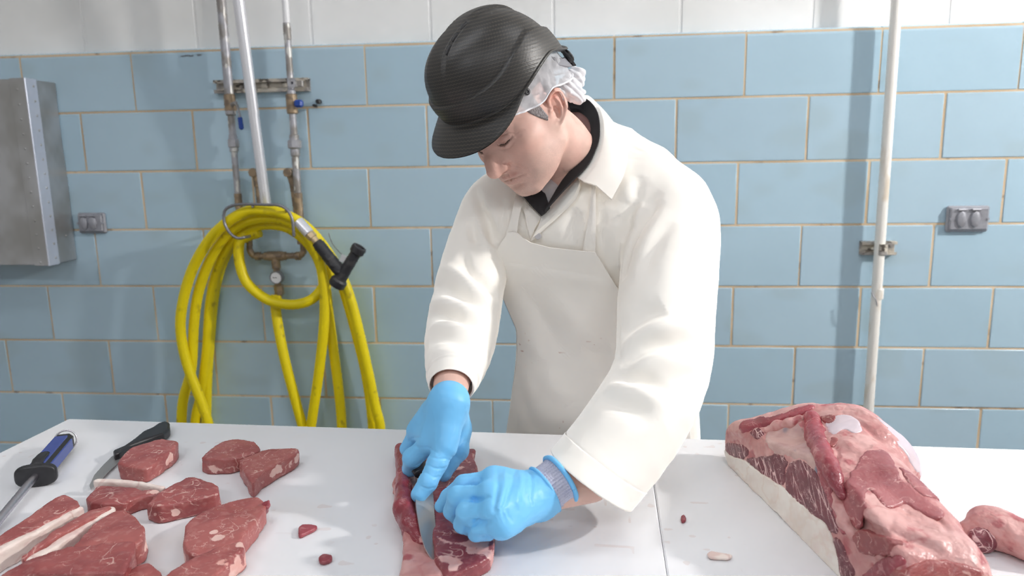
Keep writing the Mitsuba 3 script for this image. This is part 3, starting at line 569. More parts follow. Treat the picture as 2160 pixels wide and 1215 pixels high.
def crease_face(m):
    v, n = np.array(m.vertices), vnormals(m); t = cKDTree(v); disp = np.zeros(len(v))
    for amp, w, pts in FACE_FOLDS:
        for s in (-1, 1):
            c = from_head(spline(np.array(pts) * [s, 1, 1], 8)); c = v[t.query(c)[1]]
            c = np.vstack([c[:1], (c[:-2] + c[1:-1] * 2 + c[2:]) / 4, c[-1:]])
            near = np.all((v > c.min(0) - 3 * w - .002) & (v < c.max(0) + 3 * w + .002), axis=1)
            if not near.any(): continue
            d, i = cKDTree(spline(c, 4)).query(v[near]); tp = np.sin(np.clip(i / (4 * len(c)), 0, 1) * np.pi)**.4 if pts[0][0] else np.cos(np.clip(i / (4 * len(c)), 0, 1) * np.pi / 2)**.4
            disp[near] += amp * np.exp(-(d / w)**2) * tp
    m.vertices = v + n * disp[:, None]; return m
neck_pts = [from_head((0, -.030, -.02)), from_head((0, -.045, -.085)), C7 + A(-.014, -.015, -.005), C7 + A(-.012, .01, -.09)]
def d_core(p):
    """Head, neck, trunk, arms to the wrists and legs: one skin."""
    q = to_head(p)
    n = d_chain(p, neck_pts, [.056, .052, .055, .064], .02)
    scm = d_cone(p, from_head((-.050, -.030, -.045)), A(-.040, -1.035, 1.375), .014, .012)
    n = smin(n, scm, .025)
    tr = d_torso(p) + .016
    arms = np.minimum(d_chain(p, SL_L[0:17:3] + [LW], [.045, .045, .044, .042, .038, .0315, .0275]), d_chain(p, SL_R[0:16:3] + [RW], [.042, .042, .040, .038, .034, .028, .0255]))
    legs = np.minimum(d_chain(p, [A(.13, -.90, .85), A(.14, -.90, .48), A(.15, -.88, .10)], [.085, .06, .045]), d_chain(p, [A(-.05, -.90, .85), A(-.07, -.92, .48), A(-.08, -.88, .10)], [.085, .06, .045]))
    d = smin(smin(tr, arms, .04), legs, .03)
    d = smin(d, n, .03)
    return smin(d, local(q, (0, .0, .01), .20, d_head, .03), .016)
RINGS = np.array([(.30, .045, -.88, .235, .17), (.60, .045, -.88, .225, .165), (.80, .042, -.89, .212, .155), (.93, .042, -.905, .200, .145), (1.04, .040, -.913, .183, .140), (1.10, .036, -.922, .178, .138), (1.16, .022, -.932, .186, .138),
                  (1.25, .004, -.955, .198, .135), (1.33, -.010, -.98, .195, .118), (1.38, -.008, -.985, .16, .098), (1.43, .002, -.975, .105, .078), (1.48, .005, -.97, .06, .055)])
CHEST_TURN = -.06
def d_torso(p):
    z = p[:, 2]; v = [np.interp(z, RINGS[:, 0], RINGS[:, k]).astype(p.dtype) for k in range(1, 5)]
    x, y = p[:, 0] - v[0], p[:, 1] - v[1]; c, s = np.cos(CHEST_TURN), np.sin(CHEST_TURN)
    x, y = x * c + y * s, -x * s + y * c
    k = (np.abs(x / v[2])**2.5 + np.abs(y / v[3])**2.5)**(1 / 2.5)
    d = (k - 1) * np.minimum(v[2], v[3]) * .9
    return np.maximum(d, np.maximum(RINGS[0, 0] - z, z - RINGS[-1, 0]))
# ---------------------------------------------------------------- the coat
_z = np.linspace(RINGS[0, 0], RINGS[-1, 0], 140)
RINGS = np.column_stack([_z] + [PchipInterpolator(RINGS[:, 0], RINGS[:, c])(_z) for c in range(1, 5)])
SL_L = [LS + A(-.03, .01, .02), A(*(0.1622, -1.035, 1.3249)), A(*(0.1395, -1.1923, 1.203)), A(*(0.1205, -1.3021, 1.1155)), A(*(0.0705, -1.3848, 1.0542)), A(*(0.0095, -1.4515, 1.0023)), A(*(-0.0102, -1.477, 0.9857))]
SR_L = [.088, .088, .0820, .0745, .0735, .0680, .067]
SL_R = [RS + A(.03, .01, .02), A(*(-0.1734, -0.9861, 1.3305)), A(*(-0.2085, -1.0459, 1.2464)), A(*(-0.2153, -1.1658, 1.1531)), A(*(-0.2112, -1.2641, 1.1158)), A(*(-0.2078, -1.3335, 1.0974)), A(*(-0.2028, -1.3707, 1.087))]
SR_R = [.074, .074, .066, .0650, .052, .0345, .033]
def resample(pts, rs, n=3):
    q = spline(np.column_stack([pts, rs]), n); return list(q[:, :3]), list(q[:, 3])
SL_L, SR_L = resample(SL_L, SR_L); SL_R, SR_R = resample(SL_R, SR_R)
CUFF_L_C = A(*(0.0095, -1.4515, 1.0023))
CUFF_L_N = nrm(np.cross(A(*(-0.0447, -1.4257, 1.0338)) - A(*(0.0618, -1.4679, 0.9673)), A(*(0.0084, -1.5598, 1.0531)) - A(*(0.0113, -1.2773, 0.9205)) + A(0, 0, -.05)))
if CUFF_L_N @ (LW - LE) < 0: CUFF_L_N = -CUFF_L_N
CUFF_R_C, CUFF_R_N = A(*(-0.2078, -1.3331, 1.0996)), nrm(nrm(A(*(-0.2028, -1.3707, 1.087)) - A(*(-0.2107, -1.2855, 1.11))) + A(0, -.1, -.25))
def d_trunk(p):
    t = d_torso(p)
    sh = np.minimum(d_cone(p, C7 + A(0, 0, -.055), LS + A(-.02, 0, .005), .072, .082), d_cone(p, C7 + A(-.01, 0, -.055), RS + A(.02, 0, .005), .072, .076))
    sh = np.minimum(sh, d_cone(p, A(*(0.0336, -0.9593, 1.4747)), A(*(0.1273, -0.9846, 1.4244)), .046, .047))
    return smin(t, sh, .05)
def d_coat_solid(p):
    t = d_trunk(p)
    l = local(p, (.09, -1.25, 1.17), .44, lambda w: smax(d_chain(w, SL_L, SR_L), d_plane(w, CUFF_L_C, CUFF_L_N), .002), .05)
    r = local(p, (-.20, -1.15, 1.23), .34, lambda w: smax(d_chain(w, SL_R, SR_R), d_plane(w, CUFF_R_C, CUFF_R_N), .002), .05)
    return smin(smin(t, l, .012), r, .014)
VNECK = [q[::2] for q in ((-0.1976, -1.09, 1.4784), (-0.1212, -1.09, 1.4052), (-0.0941, -1.09, 1.3664), (-0.0761, -1.09, 1.3438), (-0.0509, -1.09, 1.3659), (-0.0226, -1.09, 1.3946), (0.003, -1.06, 1.4327), (0.0214, -1.03, 1.4755), (0.027, -1, 1.5285), (-0.0282, -1, 1.6077), (-0.2077, -1, 1.6126))]
def d_coat(p):
    d = d_coat_solid(p)
    for pts, rs, c, n in ((SL_L, SR_L, CUFF_L_C, CUFF_L_N), (SL_R, SR_R, CUFF_R_C, CUFF_R_N)):          # open sleeve ends; the hems are sewn on below
        cut = local(p, c, .17, lambda w: np.minimum(d_chain(w, pts[-6:], [r - .010 for r in rs[-6:]]), np.maximum(-d_plane(w, c - n * .028, n), np.linalg.norm(w - np.asarray(c, w.dtype), axis=1) - .12)), .03)
        d = smax(d, -cut, .0012)
    def opening(w):
        v = np.maximum(d_poly(w[:, 0], w[:, 2], VNECK), w[:, 1] + 1.0)
        return np.minimum(v, d_chain(w, [A(*(-0.0727, -1.011, 1.5301)), A(*(-0.0241, -0.9903, 1.477)), A(*(-0.0328, -1.0146, 1.4326))], [.075, .066, .060]))
    return smax(d, -local(p, (-.03, -1.04, 1.46), .24, opening, .03), .003)
CLOTH = dict(eps=4e-4)
def weave(p): return noise(p.x * 1500, p.y * 1500, p.z * 600) * .5 + noise(p.x * 600, p.y * 600, p.z * 1500) * .5
M_coat = mat('white_twill', dict(type='bumpmap', arbitrary=proc(lambda p, n, uv: weave(p), **CLOTH), scale=.00012,
    bsdf=pr((.87, .838, .780), .85, sheen=.15, specular=.25)))
def apron_col(p, n, uv):
    c = mix((.855, .825, .770), (.815, .78, .725), fbm(p.x * 9, p.y * 9, p.z * 9, 3))
    sp = smoothstep(.87, .90, noise(p.x * 150 + 11, p.y * 60, p.z * 150)) * smoothstep(1.14, 1.05, p.z) * smoothstep(.55, .62, fbm(p.x * 9 + 7, 2, p.z * 9, 3))
    return mix(c, (.42, .22, .17), sp * .75)                                             # small blood specks low on the apron
M_apron = mat('white_apron_cotton', dict(type='bumpmap', arbitrary=proc(lambda p, n, uv: weave(p), **CLOTH), scale=.0001, bsdf=pr(proc(apron_col), .8, sheen=.15, specular=.25)))
M_black = mat('black_knit', pr((.010, .010, .012), .8, sheen=.3))
M_grey = mat('grey_undershirt', pr((.48, .47, .48), .9))
# folds: (amplitude in metres, width, points on the cloth); negative amplitudes are creases
FOLDS = [
 (-.015, .0095, [(0.1337, -1.1073, 1.3735), (0.1181, -1.1195, 1.3554), (0.0979, -1.1306, 1.3299), (0.0834, -1.1444, 1.3024), (0.0735, -1.1668, 1.2724), (0.0674, -1.1964, 1.2444)]), (.007, .014, [(0.1462, -1.1307, 1.3584), (0.1163, -1.1635, 1.3224), (0.0953, -1.1955, 1.2845), (0.0821, -1.2359, 1.2433)]), (-.008, .008, [(0.0961, -1.0907, 1.373), (0.085, -1.099, 1.344), (0.0782, -1.1064, 1.315), (0.0717, -1.1068, 1.2938)]), (.005, .009, [(0.1082, -1.0966, 1.369), (0.0946, -1.1054, 1.3445), (0.0867, -1.1152, 1.3243)]),
 (-.005, .009, [(0.1372, -1.095, 1.3853), (0.1212, -1.1003, 1.3733), (0.1093, -1.1066, 1.3587)]), (.005, .03, [(0.1916, -1.1565, 1.3276), (0.1499, -1.2492, 1.2611), (0.1085, -1.302, 1.2104)]), (-.004, .010, [(0.103, -1.0694, 1.4126), (0.0955, -1.0834, 1.3895), (0.0902, -1.0917, 1.3689)]), (.004, .012, [(0.0861, -1.0681, 1.4128), (0.0803, -1.0832, 1.3897), (0.0767, -1.0927, 1.3648)]),
 (-.004, .012, [(0.1514, -1.1592, 1.3363), (0.1319, -1.1827, 1.3147), (0.1124, -1.2142, 1.283), (0.0996, -1.2447, 1.2526)]),
 (-.011, .018, [(0.1233, -1.2973, 1.2184), (0.1015, -1.3003, 1.2085), (0.0766, -1.2963, 1.1908), (0.0592, -1.282, 1.1703)]), (.013, .020, [(0.1693, -1.3063, 1.1967), (0.1314, -1.3256, 1.1936), (0.0923, -1.3293, 1.1809), (0.056, -1.3214, 1.1508)]), (-.013, .017, [(0.1768, -1.3229, 1.1696), (0.1364, -1.3461, 1.1739), (0.0978, -1.3505, 1.1688), (0.0554, -1.3636, 1.1407)]),
 (.011, .018, [(0.168, -1.3479, 1.1499), (0.1306, -1.3693, 1.1541), (0.0924, -1.3756, 1.1512), (0.0609, -1.3906, 1.1338)]), (-.014, .014, [(0.04, -1.3671, 1.1276), (0.0682, -1.3938, 1.1349), (0.097, -1.4051, 1.1304), (0.1268, -1.4092, 1.1125)]), (.012, .017, [(0.0324, -1.3904, 1.1175), (0.0631, -1.4147, 1.1218), (0.0955, -1.4244, 1.113), (0.1187, -1.425, 1.0969)]),
 (-.009, .015, [(0.0212, -1.4039, 1.1061), (0.0491, -1.4303, 1.1087), (0.0746, -1.4429, 1.0998), (0.0939, -1.4476, 1.0854)]), (.005, .03, [(0.1674, -1.1581, 1.336), (0.1289, -1.2334, 1.2741), (0.0887, -1.2756, 1.2199)]), (-.005, .025, [(0.1967, -1.21, 1.2704), (0.1614, -1.2801, 1.2286), (0.1249, -1.319, 1.1994)]),
 (-.005, .018, [(0.1748, -1.3526, 1.1279), (0.1426, -1.3872, 1.1268), (0.1132, -1.411, 1.1199)]), (.005, .024, [(0.1567, -1.3885, 1.0959), (0.1113, -1.435, 1.0893), (0.0702, -1.466, 1.0743), (0.0311, -1.4907, 1.0565)]), (-.004, .02, [(0.1109, -1.4409, 1.079), (0.0698, -1.4729, 1.0635), (0.0372, -1.4989, 1.0435)]),
 (-.013, .011, [(-0.227, -1.0932, 1.2891), (-0.2046, -1.1402, 1.2511), (-0.1714, -1.1488, 1.225), (-0.1529, -1.1358, 1.2009)]), (.013, .013, [(-0.2655, -1.0941, 1.2538), (-0.225, -1.1482, 1.2447), (-0.1918, -1.1734, 1.2218), (-0.1628, -1.1746, 1.1941)]), (-.013, .011, [(-0.2785, -1.101, 1.213), (-0.2336, -1.1758, 1.2222), (-0.2014, -1.1943, 1.2106), (-0.1724, -1.1976, 1.1904)]),
 (.012, .013, [(-0.2752, -1.1526, 1.1934), (-0.2334, -1.2023, 1.2037), (-0.198, -1.2179, 1.1947), (-0.163, -1.209, 1.1704)]), (-.013, .011, [(-0.2699, -1.1879, 1.1802), (-0.2335, -1.2265, 1.1889), (-0.2029, -1.2396, 1.1839), (-0.1749, -1.2411, 1.1681)]), (.009, .013, [(-0.266, -1.225, 1.1602), (-0.2335, -1.2496, 1.1762), (-0.2036, -1.2609, 1.1742), (-0.1725, -1.2602, 1.1558)]),
 (-.008, .012, [(-0.2568, -1.2623, 1.1483), (-0.2282, -1.2793, 1.1626), (-0.2034, -1.287, 1.1616), (-0.1766, -1.2871, 1.1468)]), (.006, .014, [(-0.2498, -1.2938, 1.1344), (-0.2187, -1.3116, 1.1475), (-0.1846, -1.311, 1.1399)]), (-.005, .012, [(-0.244, -1.3133, 1.118), (-0.2259, -1.2588, 1.1116), (-0.194, -1.259, 1.1039)]),
 (-.018, .009, [(-0.2077, -1.0193, 1.3948), (-0.1946, -1.059, 1.3583), (-0.1772, -1.0756, 1.317), (-0.1629, -1.0822, 1.2822)]), (-.013, .010, [(-0.2169, -1.0585, 1.3371), (-0.2035, -1.08, 1.3105), (-0.1915, -1.0928, 1.2907)]), (.009, .012, [(-0.1919, -1.0704, 1.3308), (-0.18, -1.0849, 1.2968), (-0.1668, -1.0962, 1.2672)]), (-.010, .008, [(-0.185, -1.0638, 1.3568), (-0.1718, -1.0749, 1.3222), (-0.1615, -1.0768, 1.2957)]),
 (-.0022, .0035, [(0.0706, -1.0259, 1.4703), (0.0908, -1.0243, 1.4639), (0.1126, -1.0257, 1.4549)]), (-.0018, .003, [(0.1773, -1.1135, 1.3718), (0.1978, -1.1078, 1.3679), (0.2149, -1.105, 1.3559), (0.2209, -1.111, 1.343)]),
 (-.006, .008, [(-0.1449, -1.0685, 1.3743), (-0.1498, -1.0781, 1.3399), (-0.1525, -1.0755, 1.3044)]), (.005, .010, [(-0.1348, -1.0607, 1.3912), (-0.1391, -1.0764, 1.3572), (-0.1427, -1.0802, 1.3313)]), (-.005, .008, [(-0.0992, -1.0665, 1.3737), (-0.1033, -1.0851, 1.3488), (-0.1052, -1.0878, 1.323)]), (-.005, .012, [(-0.014, -1.0916, 1.3571), (-0.0217, -1.0981, 1.3234), (-0.0269, -1.0968, 1.2931)]), (.004, .02, [(0.0497, -1.0989, 1.3315), (0.0554, -1.0964, 1.2797), (0.0596, -1.087, 1.2345)]), (-.004, .014, [(0.0311, -1.0938, 1.3569), (0.0346, -1.1001, 1.3061), (0.0464, -1.0916, 1.2529)]),
]
APRON_FOLDS = [(.008, .026, [(-0.0855, -1.08, 1.2496), (-0.0408, -1.08, 1.1794), (-0.001, -1.08, 1.1249), (0.0276, -1.08, 1.0929)]), (-.006, .018, [(-0.1072, -1.08, 1.2155), (-0.0722, -1.08, 1.1428), (-0.0278, -1.08, 1.0691)]),
 (.006, .022, [(-0.1259, -1.08, 1.1608), (-0.0911, -1.08, 1.059), (-0.028, -1.08, 0.9747)]), (-.005, .014, [(-0.118, -1.08, 1.0821), (-0.0929, -1.08, 1.0571), (-0.0659, -1.08, 1.0349)]), (.004, .014, [(-0.1257, -1.08, 1.0539), (-0.1098, -1.08, 1.0162), (-0.1011, -1.08, 0.9733)]),
 (-.006, .016, [(0.0524, -1.08, 1.0886), (0.0276, -1.08, 1.0837), (-0.0054, -1.08, 1.0926)]), (-.005, .016, [(-0.1293, -1.07, 0.9982), (-0.1114, -1.07, 0.9501), (-0.1007, -1.07, 0.9112)]), (-.0012, .0022, [(-0.1547, -1.08, 1.2586), (-0.1156, -1.08, 1.255), (-0.0449, -1.08, 1.2459), (0.0391, -1.08, 1.2334)]), (.003, .012, [(-0.1513, -1.08, 1.2515), (-0.098, -1.08, 1.2442), (-0.0098, -1.08, 1.229), (0.0514, -1.08, 1.2156)])]
def drape(m, k=1.0):
    """Move the cloth along its normals by the folds and a soft unevenness."""
    v, n = np.array(m.vertices), vnormals(m)
    d = fold_field(v, FOLDS) + .004 * nz(v * [1, 1, .6], 14, 3, 2) + .0014 * nz(v, 46, 8, 2)
    m.vertices = v + n * d[:, None] * k
    return m
coat_m = drape(biggest(net(d_coat, (-.34, -1.64, .28), (.36, -.70, 1.56), .0044)))
coat = put('coat', coat_m, M_coat, person, 'white butcher coat with open collar', smooth=True)
for pts, rs, c, n in ((SL_L, SR_L, CUFF_L_C, CUFF_L_N), (SL_R, SR_R, CUFF_R_C, CUFF_R_N)):
    def d_hem(p, pts=pts, rs=rs, c=c, n=n):
        s = d_chain(p, pts[-8:], rs[-8:])
        return smax(smax(smax(s - .0008, -(s + .0018), .0006), d_plane(p, c, n), .0008), -d_plane(p, c - n * .032, n), .0008)
    put('sleeve_hem', drape(biggest(net(d_hem, c - .115, c + .115, .0014))), M_coat, coat, smooth=True)
# black shirt at the neck, grey undershirt
def d_shirt(p):
    d = d_trunk(p) + .011
    k = smax(smax(d, 1.30 - p[:, 2], .002), p[:, 1] + .90, .002)
    hole = d_chain(p, [A(*(-0.0727, -1.011, 1.5301)), A(*(-0.0241, -0.9903, 1.477)), A(*(-0.0328, -1.0146, 1.4326))], [.070, .061, .050])
    return smax(smax(k, np.abs(p[:, 0] + .02) - .13, .002), -hole, .003)
shirt = put('shirt', biggest(net(d_shirt, (-.2, -1.2, 1.28), (.16, -.86, 1.52), .0035)), M_black, person, 'black shirt', smooth=True)
def band(cols, th, mat_, name, parent, label=None, n=10, sm=True):
    """A strip of cloth: cols = rows of 3D points across the strip, splined along its length."""
    g = np.stack([spline(c, n) for c in cols], 1)
    return put(name, sheet(g, th), mat_, parent, label, smooth=40)
def out(p, k):
    """A point k metres off the coat's surface, outwards."""
    p = np.asarray(p, float); i = COAT_TREE.query(p)[1]; return p + COAT_N[i] * k
COAT_TREE, COAT_N = cKDTree(coat_m.vertices), vnormals(coat_m)
def outs(k, *ps): return [out(p, k) for p in ps]
# shirt collar: a folded black band round the neck, from the nape to the point of the V
band([[(-0.0353, -0.9292, 1.5659), (0.0021, -0.9321, 1.5629), (0.0254, -0.9884, 1.5327), (0.0289, -1.0473, 1.4878), (0.0191, -1.0745, 1.4562), (0.0046, -1.0927, 1.4314), (-0.028, -1.1122, 1.399), (-0.068, -1.127, 1.3568)],
      [(-0.0298, -0.9253, 1.5505), (-0.0016, -0.9308, 1.5495), (0.0174, -0.9885, 1.525), (0.0203, -1.044, 1.4881), (0.0115, -1.0688, 1.4581), (-0.003, -1.0846, 1.4356), (-0.0324, -1.1039, 1.4021), (-0.0692, -1.1206, 1.353)],
      [(-0.026, -0.9273, 1.5374), (-0.0072, -0.932, 1.5349), (0.0102, -0.9847, 1.5165), (0.0134, -1.0359, 1.4858), (0.0047, -1.0589, 1.46), (-0.0099, -1.0722, 1.4398), (-0.0387, -1.0914, 1.4067), (-0.0705, -1.1124, 1.3541)]], .003, M_black, 'shirt_collar', shirt)
band([[(-0.0431, -0.9208, 1.5603), (-0.0091, -0.9243, 1.5556), (0.0095, -0.9503, 1.5371), (0.0158, -0.9729, 1.5107)], [(-0.0451, -0.9216, 1.5345), (-0.0167, -0.9236, 1.5301), (0.0022, -0.9499, 1.5101), (0.0104, -0.9753, 1.4838)], [(-0.0487, -0.9308, 1.5082), (-0.0241, -0.9332, 1.504), (-0.0052, -0.9591, 1.4863), (0.0058, -0.9826, 1.4631)]], .002, mat('mauve_collar_lining', pr((.30, .18, .17), .9)), 'collar_lining', shirt, 'mauve lining inside the collar')
band([[(-0.0268, -0.9345, 1.5489), (-0.0091, -0.9331, 1.5468), (0.0076, -0.9577, 1.5313)], [(-0.0277, -0.9354, 1.5443), (-0.01, -0.9342, 1.5412), (0.0067, -0.9588, 1.5259)]], .0016, M_black, 'collar_tape', shirt)
band([[(-0.1197, -1.0896, 1.3941), (-0.1036, -1.0995, 1.3756), (-0.0878, -1.1081, 1.359), (-0.0746, -1.1162, 1.3468)], [(-0.1036, -1.0749, 1.3932), (-0.089, -1.087, 1.3747), (-0.078, -1.0998, 1.36), (-0.069, -1.1088, 1.3504)], [(-0.0799, -1.0615, 1.3976), (-0.0706, -1.0735, 1.3824), (-0.0648, -1.0869, 1.3676), (-0.0609, -1.0981, 1.3597)]], .003, M_black, 'shirt_collar', shirt)
put('undershirt', biggest(net(lambda p: d_ell(p, A(*(-0.0629, -1.0528, 1.3795)), (.030, .022, .032)), A(*(-0.0629, -1.0528, 1.3795)) - .05, A(*(-0.0629, -1.0528, 1.3795)) + .05, .003)), M_grey, person, 'grey undershirt at the throat', smooth=True)
# coat collar: stand and fall on his left side, lapels, front edge and button
band([[(-0.0299, -0.9185, 1.5657), (-0.0016, -0.9267, 1.5607), (0.0184, -0.9752, 1.5301), (0.0205, -1.0276, 1.4885), (0.0072, -1.0673, 1.4463), (-0.0114, -1.0936, 1.4132)],
      [(-0.0301, -0.9073, 1.5712), (0.0078, -0.9143, 1.5678), (0.0318, -0.9836, 1.5329), (0.0366, -1.047, 1.4851), (0.0249, -1.0851, 1.4394), (0.0004, -1.1082, 1.4051)],
      [(-0.0258, -0.8834, 1.5598), (0.0194, -0.8948, 1.5561), (0.0511, -0.9723, 1.5171), (0.0576, -1.0432, 1.472), (0.0476, -1.0913, 1.4266), (0.0221, -1.1113, 1.3983)],
      [(-0.0162, -0.8816, 1.5361), (0.0349, -0.89, 1.5288), (0.0707, -0.964, 1.4956), (0.0799, -1.0326, 1.4614), (0.0714, -1.0866, 1.4169), (0.0486, -1.1212, 1.3744)]], .0032, M_coat, 'collar', coat)
band([outs(.005, (-0.0082, -1.0687, 1.409), (-0.0237, -1.0759, 1.3923), (-0.0461, -1.0792, 1.3704), (-0.0736, -1.0886, 1.3445)), outs(.011, (-0.0082, -1.0734, 1.4023), (-0.021, -1.0808, 1.3874), (-0.0424, -1.0874, 1.3657), (-0.0788, -1.0919, 1.3284)), outs(.013, (-0.0073, -1.0764, 1.3973), (-0.0175, -1.0849, 1.3773), (-0.0424, -1.0914, 1.3522), (-0.0868, -1.091, 1.3145)), outs(.007, (-0.0064, -1.0791, 1.3922), (-0.0149, -1.0865, 1.3731), (-0.0406, -1.0928, 1.3472), (-0.095, -1.088, 1.3002))], .0028, M_coat, 'lapel', coat)
band([outs(.004, (-0.121, -1.0666, 1.3879), (-0.1071, -1.0776, 1.3709), (-0.0928, -1.0846, 1.3556), (-0.077, -1.0901, 1.3404)), outs(.006, (-0.1179, -1.0743, 1.3743), (-0.1087, -1.082, 1.3573), (-0.098, -1.0876, 1.3403), (-0.0876, -1.0909, 1.3214)), outs(.004, (-0.1142, -1.0783, 1.3658), (-0.1069, -1.0854, 1.3446), (-0.1016, -1.0884, 1.3248), (-0.0958, -1.0883, 1.3038))], .0028, M_coat, 'lapel', coat)
b_ = out((-0.0816, -1.0916, 1.3084), .006); put('button', rod(b_, b_ + A(-.1, -1, .2) * .003, .0062, 16, .001), M_grey, coat, 'pale grey button')
# apron: bib and skirt in one, neck straps
AP_L = [q[::2] for q in ((-0.1292, -1.085, 1.3168), (-0.1371, -1.085, 1.3159), (-0.1504, -1.08, 1.2978), (-0.162, -1.075, 1.2795), (-0.167, -1.06, 1.2119), (-0.1519, -1.055, 1.1692), (-0.1303, -1.04, 1.1141), (-0.1321, -1.03, 1.0535), (-0.1481, -1.02, 0.951), (-0.1614, -1, 0.8713), (-0.1934, -1, 0.5792))]
AP_R = [q[::2] for q in ((-0.1292, -1.085, 1.3168), (-0.1196, -1.085, 1.3141), (-0.1092, -1.085, 1.3052), (-0.097, -1.085, 1.2972), (-0.062, -1.085, 1.2883), (-0.0011, -1.085, 1.2819), (0.0205, -1.085, 1.28), (0.0663, -1.08, 1.2049), (0.1019, -1.06, 1.1208), (0.1928, -1.02, 1.0545), (0.2085, -1, 0.9104), (0.2168, -1, 0.5971))]
def apron_sheet(n=230, m=170):
    """The apron lies on the front of the coat: for every height a row of points from its left to its right edge."""
    Lp, Rp = np.array(AP_L), np.array(AP_R); zs = np.linspace(Lp[0, 1] - .0004, Lp[-1, 1], n)
    zs = np.concatenate([np.linspace(Lp[0, 1] - .0003, Rp[6, 1], 40), np.linspace(Rp[6, 1], Lp[-1, 1], n)[1:]])
    xl, xr = np.interp(-zs, -Lp[:, 1], Lp[:, 0]), np.interp(-zs, -Rp[:, 1], Rp[:, 0])
    X = xl[:, None] + (xr - xl)[:, None] * np.linspace(0, 1, m)[None]; Z = np.repeat(zs[:, None], m, 1); a, b = np.full(X.size, -1.25), np.full(X.size, -.93)
    off = .0135 + .006 * np.clip((1.2 - Z.ravel()) / .2, 0, 1)
    for _ in range(18):
        y = (a + b) / 2; d = d_trunk(np.column_stack([X.ravel(), y, Z.ravel()]).astype(np.float32)) - off; a, b = np.where(d > 0, y, a), np.where(d > 0, b, y)
    return np.stack([X, ((a + b) / 2).reshape(X.shape), Z], 2)
g = apron_sheet(); f_ = g.reshape(-1, 3); f_ = f_ + np.array([0, -1., 0]) * (fold_field(f_, APRON_FOLDS, True) + .004 * nz(f_ * [1, 0, .5], 9, 5, 2) + .0012 * nz(f_ * [1, 0, 1], 40, 6, 2))[:, None]
am = sheet(f_.reshape(g.shape), .0026)
apron = put('apron', am, M_apron, person, 'off-white bib apron with small blood specks', smooth=True)
def strap(p0, p1, lift=.007):
    return band([outs(lift, *[a for a in p0]), outs(lift + .001, *[(np.asarray(a) + np.asarray(b)) / 2 for a, b in zip(p0, p1)]), outs(lift, *[b for b in p1])], .002, M_apron, 'strap', apron)
strap([(-0.1386, -1.0796, 1.3119), (-0.1318, -1.0816, 1.3401), (-0.1233, -1.0732, 1.3743), (-0.1183, -1, 1.4138)], [(-0.1197, -1.0838, 1.3104), (-0.1166, -1.0844, 1.3402), (-0.1098, -1.0775, 1.3701), (-0.1073, -1, 1.4082)], .012)
strap([(-0.002, -1.0963, 1.2799), (0.004, -1.0999, 1.3148), (0.0099, -1.0951, 1.3486), (0.0141, -1.083, 1.3862), (0.0159, -1.0721, 1.4071)], [(0.0203, -1.0968, 1.2781), (0.0201, -1.1003, 1.3148), (0.0209, -1.0955, 1.3486), (0.0218, -1.0836, 1.3861), (0.0227, -1.0751, 1.4028)], .009)
# trousers and boots under the table
M_trs = mat('dark_trousers', pr((.03, .03, .035), .85)); M_boot = mat('white_rubber_boot', pr((.6, .6, .58), .4))
def d_trs(p): return smin(smin(d_chain(p, [A(.13, -.90, .80), A(.14, -.90, .48), A(.15, -.88, .12)], [.100, .078, .062]), d_chain(p, [A(-.05, -.90, .80), A(-.07, -.92, .48), A(-.08, -.88, .12)], [.100, .078, .062]), .03), d_ell(p, (.04, -.895, .82), (.19, .13, .1)), .03)
put('trousers', biggest(net(d_trs, (-.22, -1.08, .03), (.28, -.72, .94), .01)), M_trs, person, smooth=True)
for x in (.155, -.085):
    put('boot', biggest(net(lambda p: smax(smin(d_chain(p, [A(x, -.86, .04), A(x, -1.02, .035)], [.048, .042]), d_cone(p, A(x, -.87, .05), A(x, -.88, .22), .055, .066), .03), -p[:, 2], .002), (x - .1, -1.1, -.01), (x + .1, -.76, .32), .006)), M_boot, person, smooth=True)
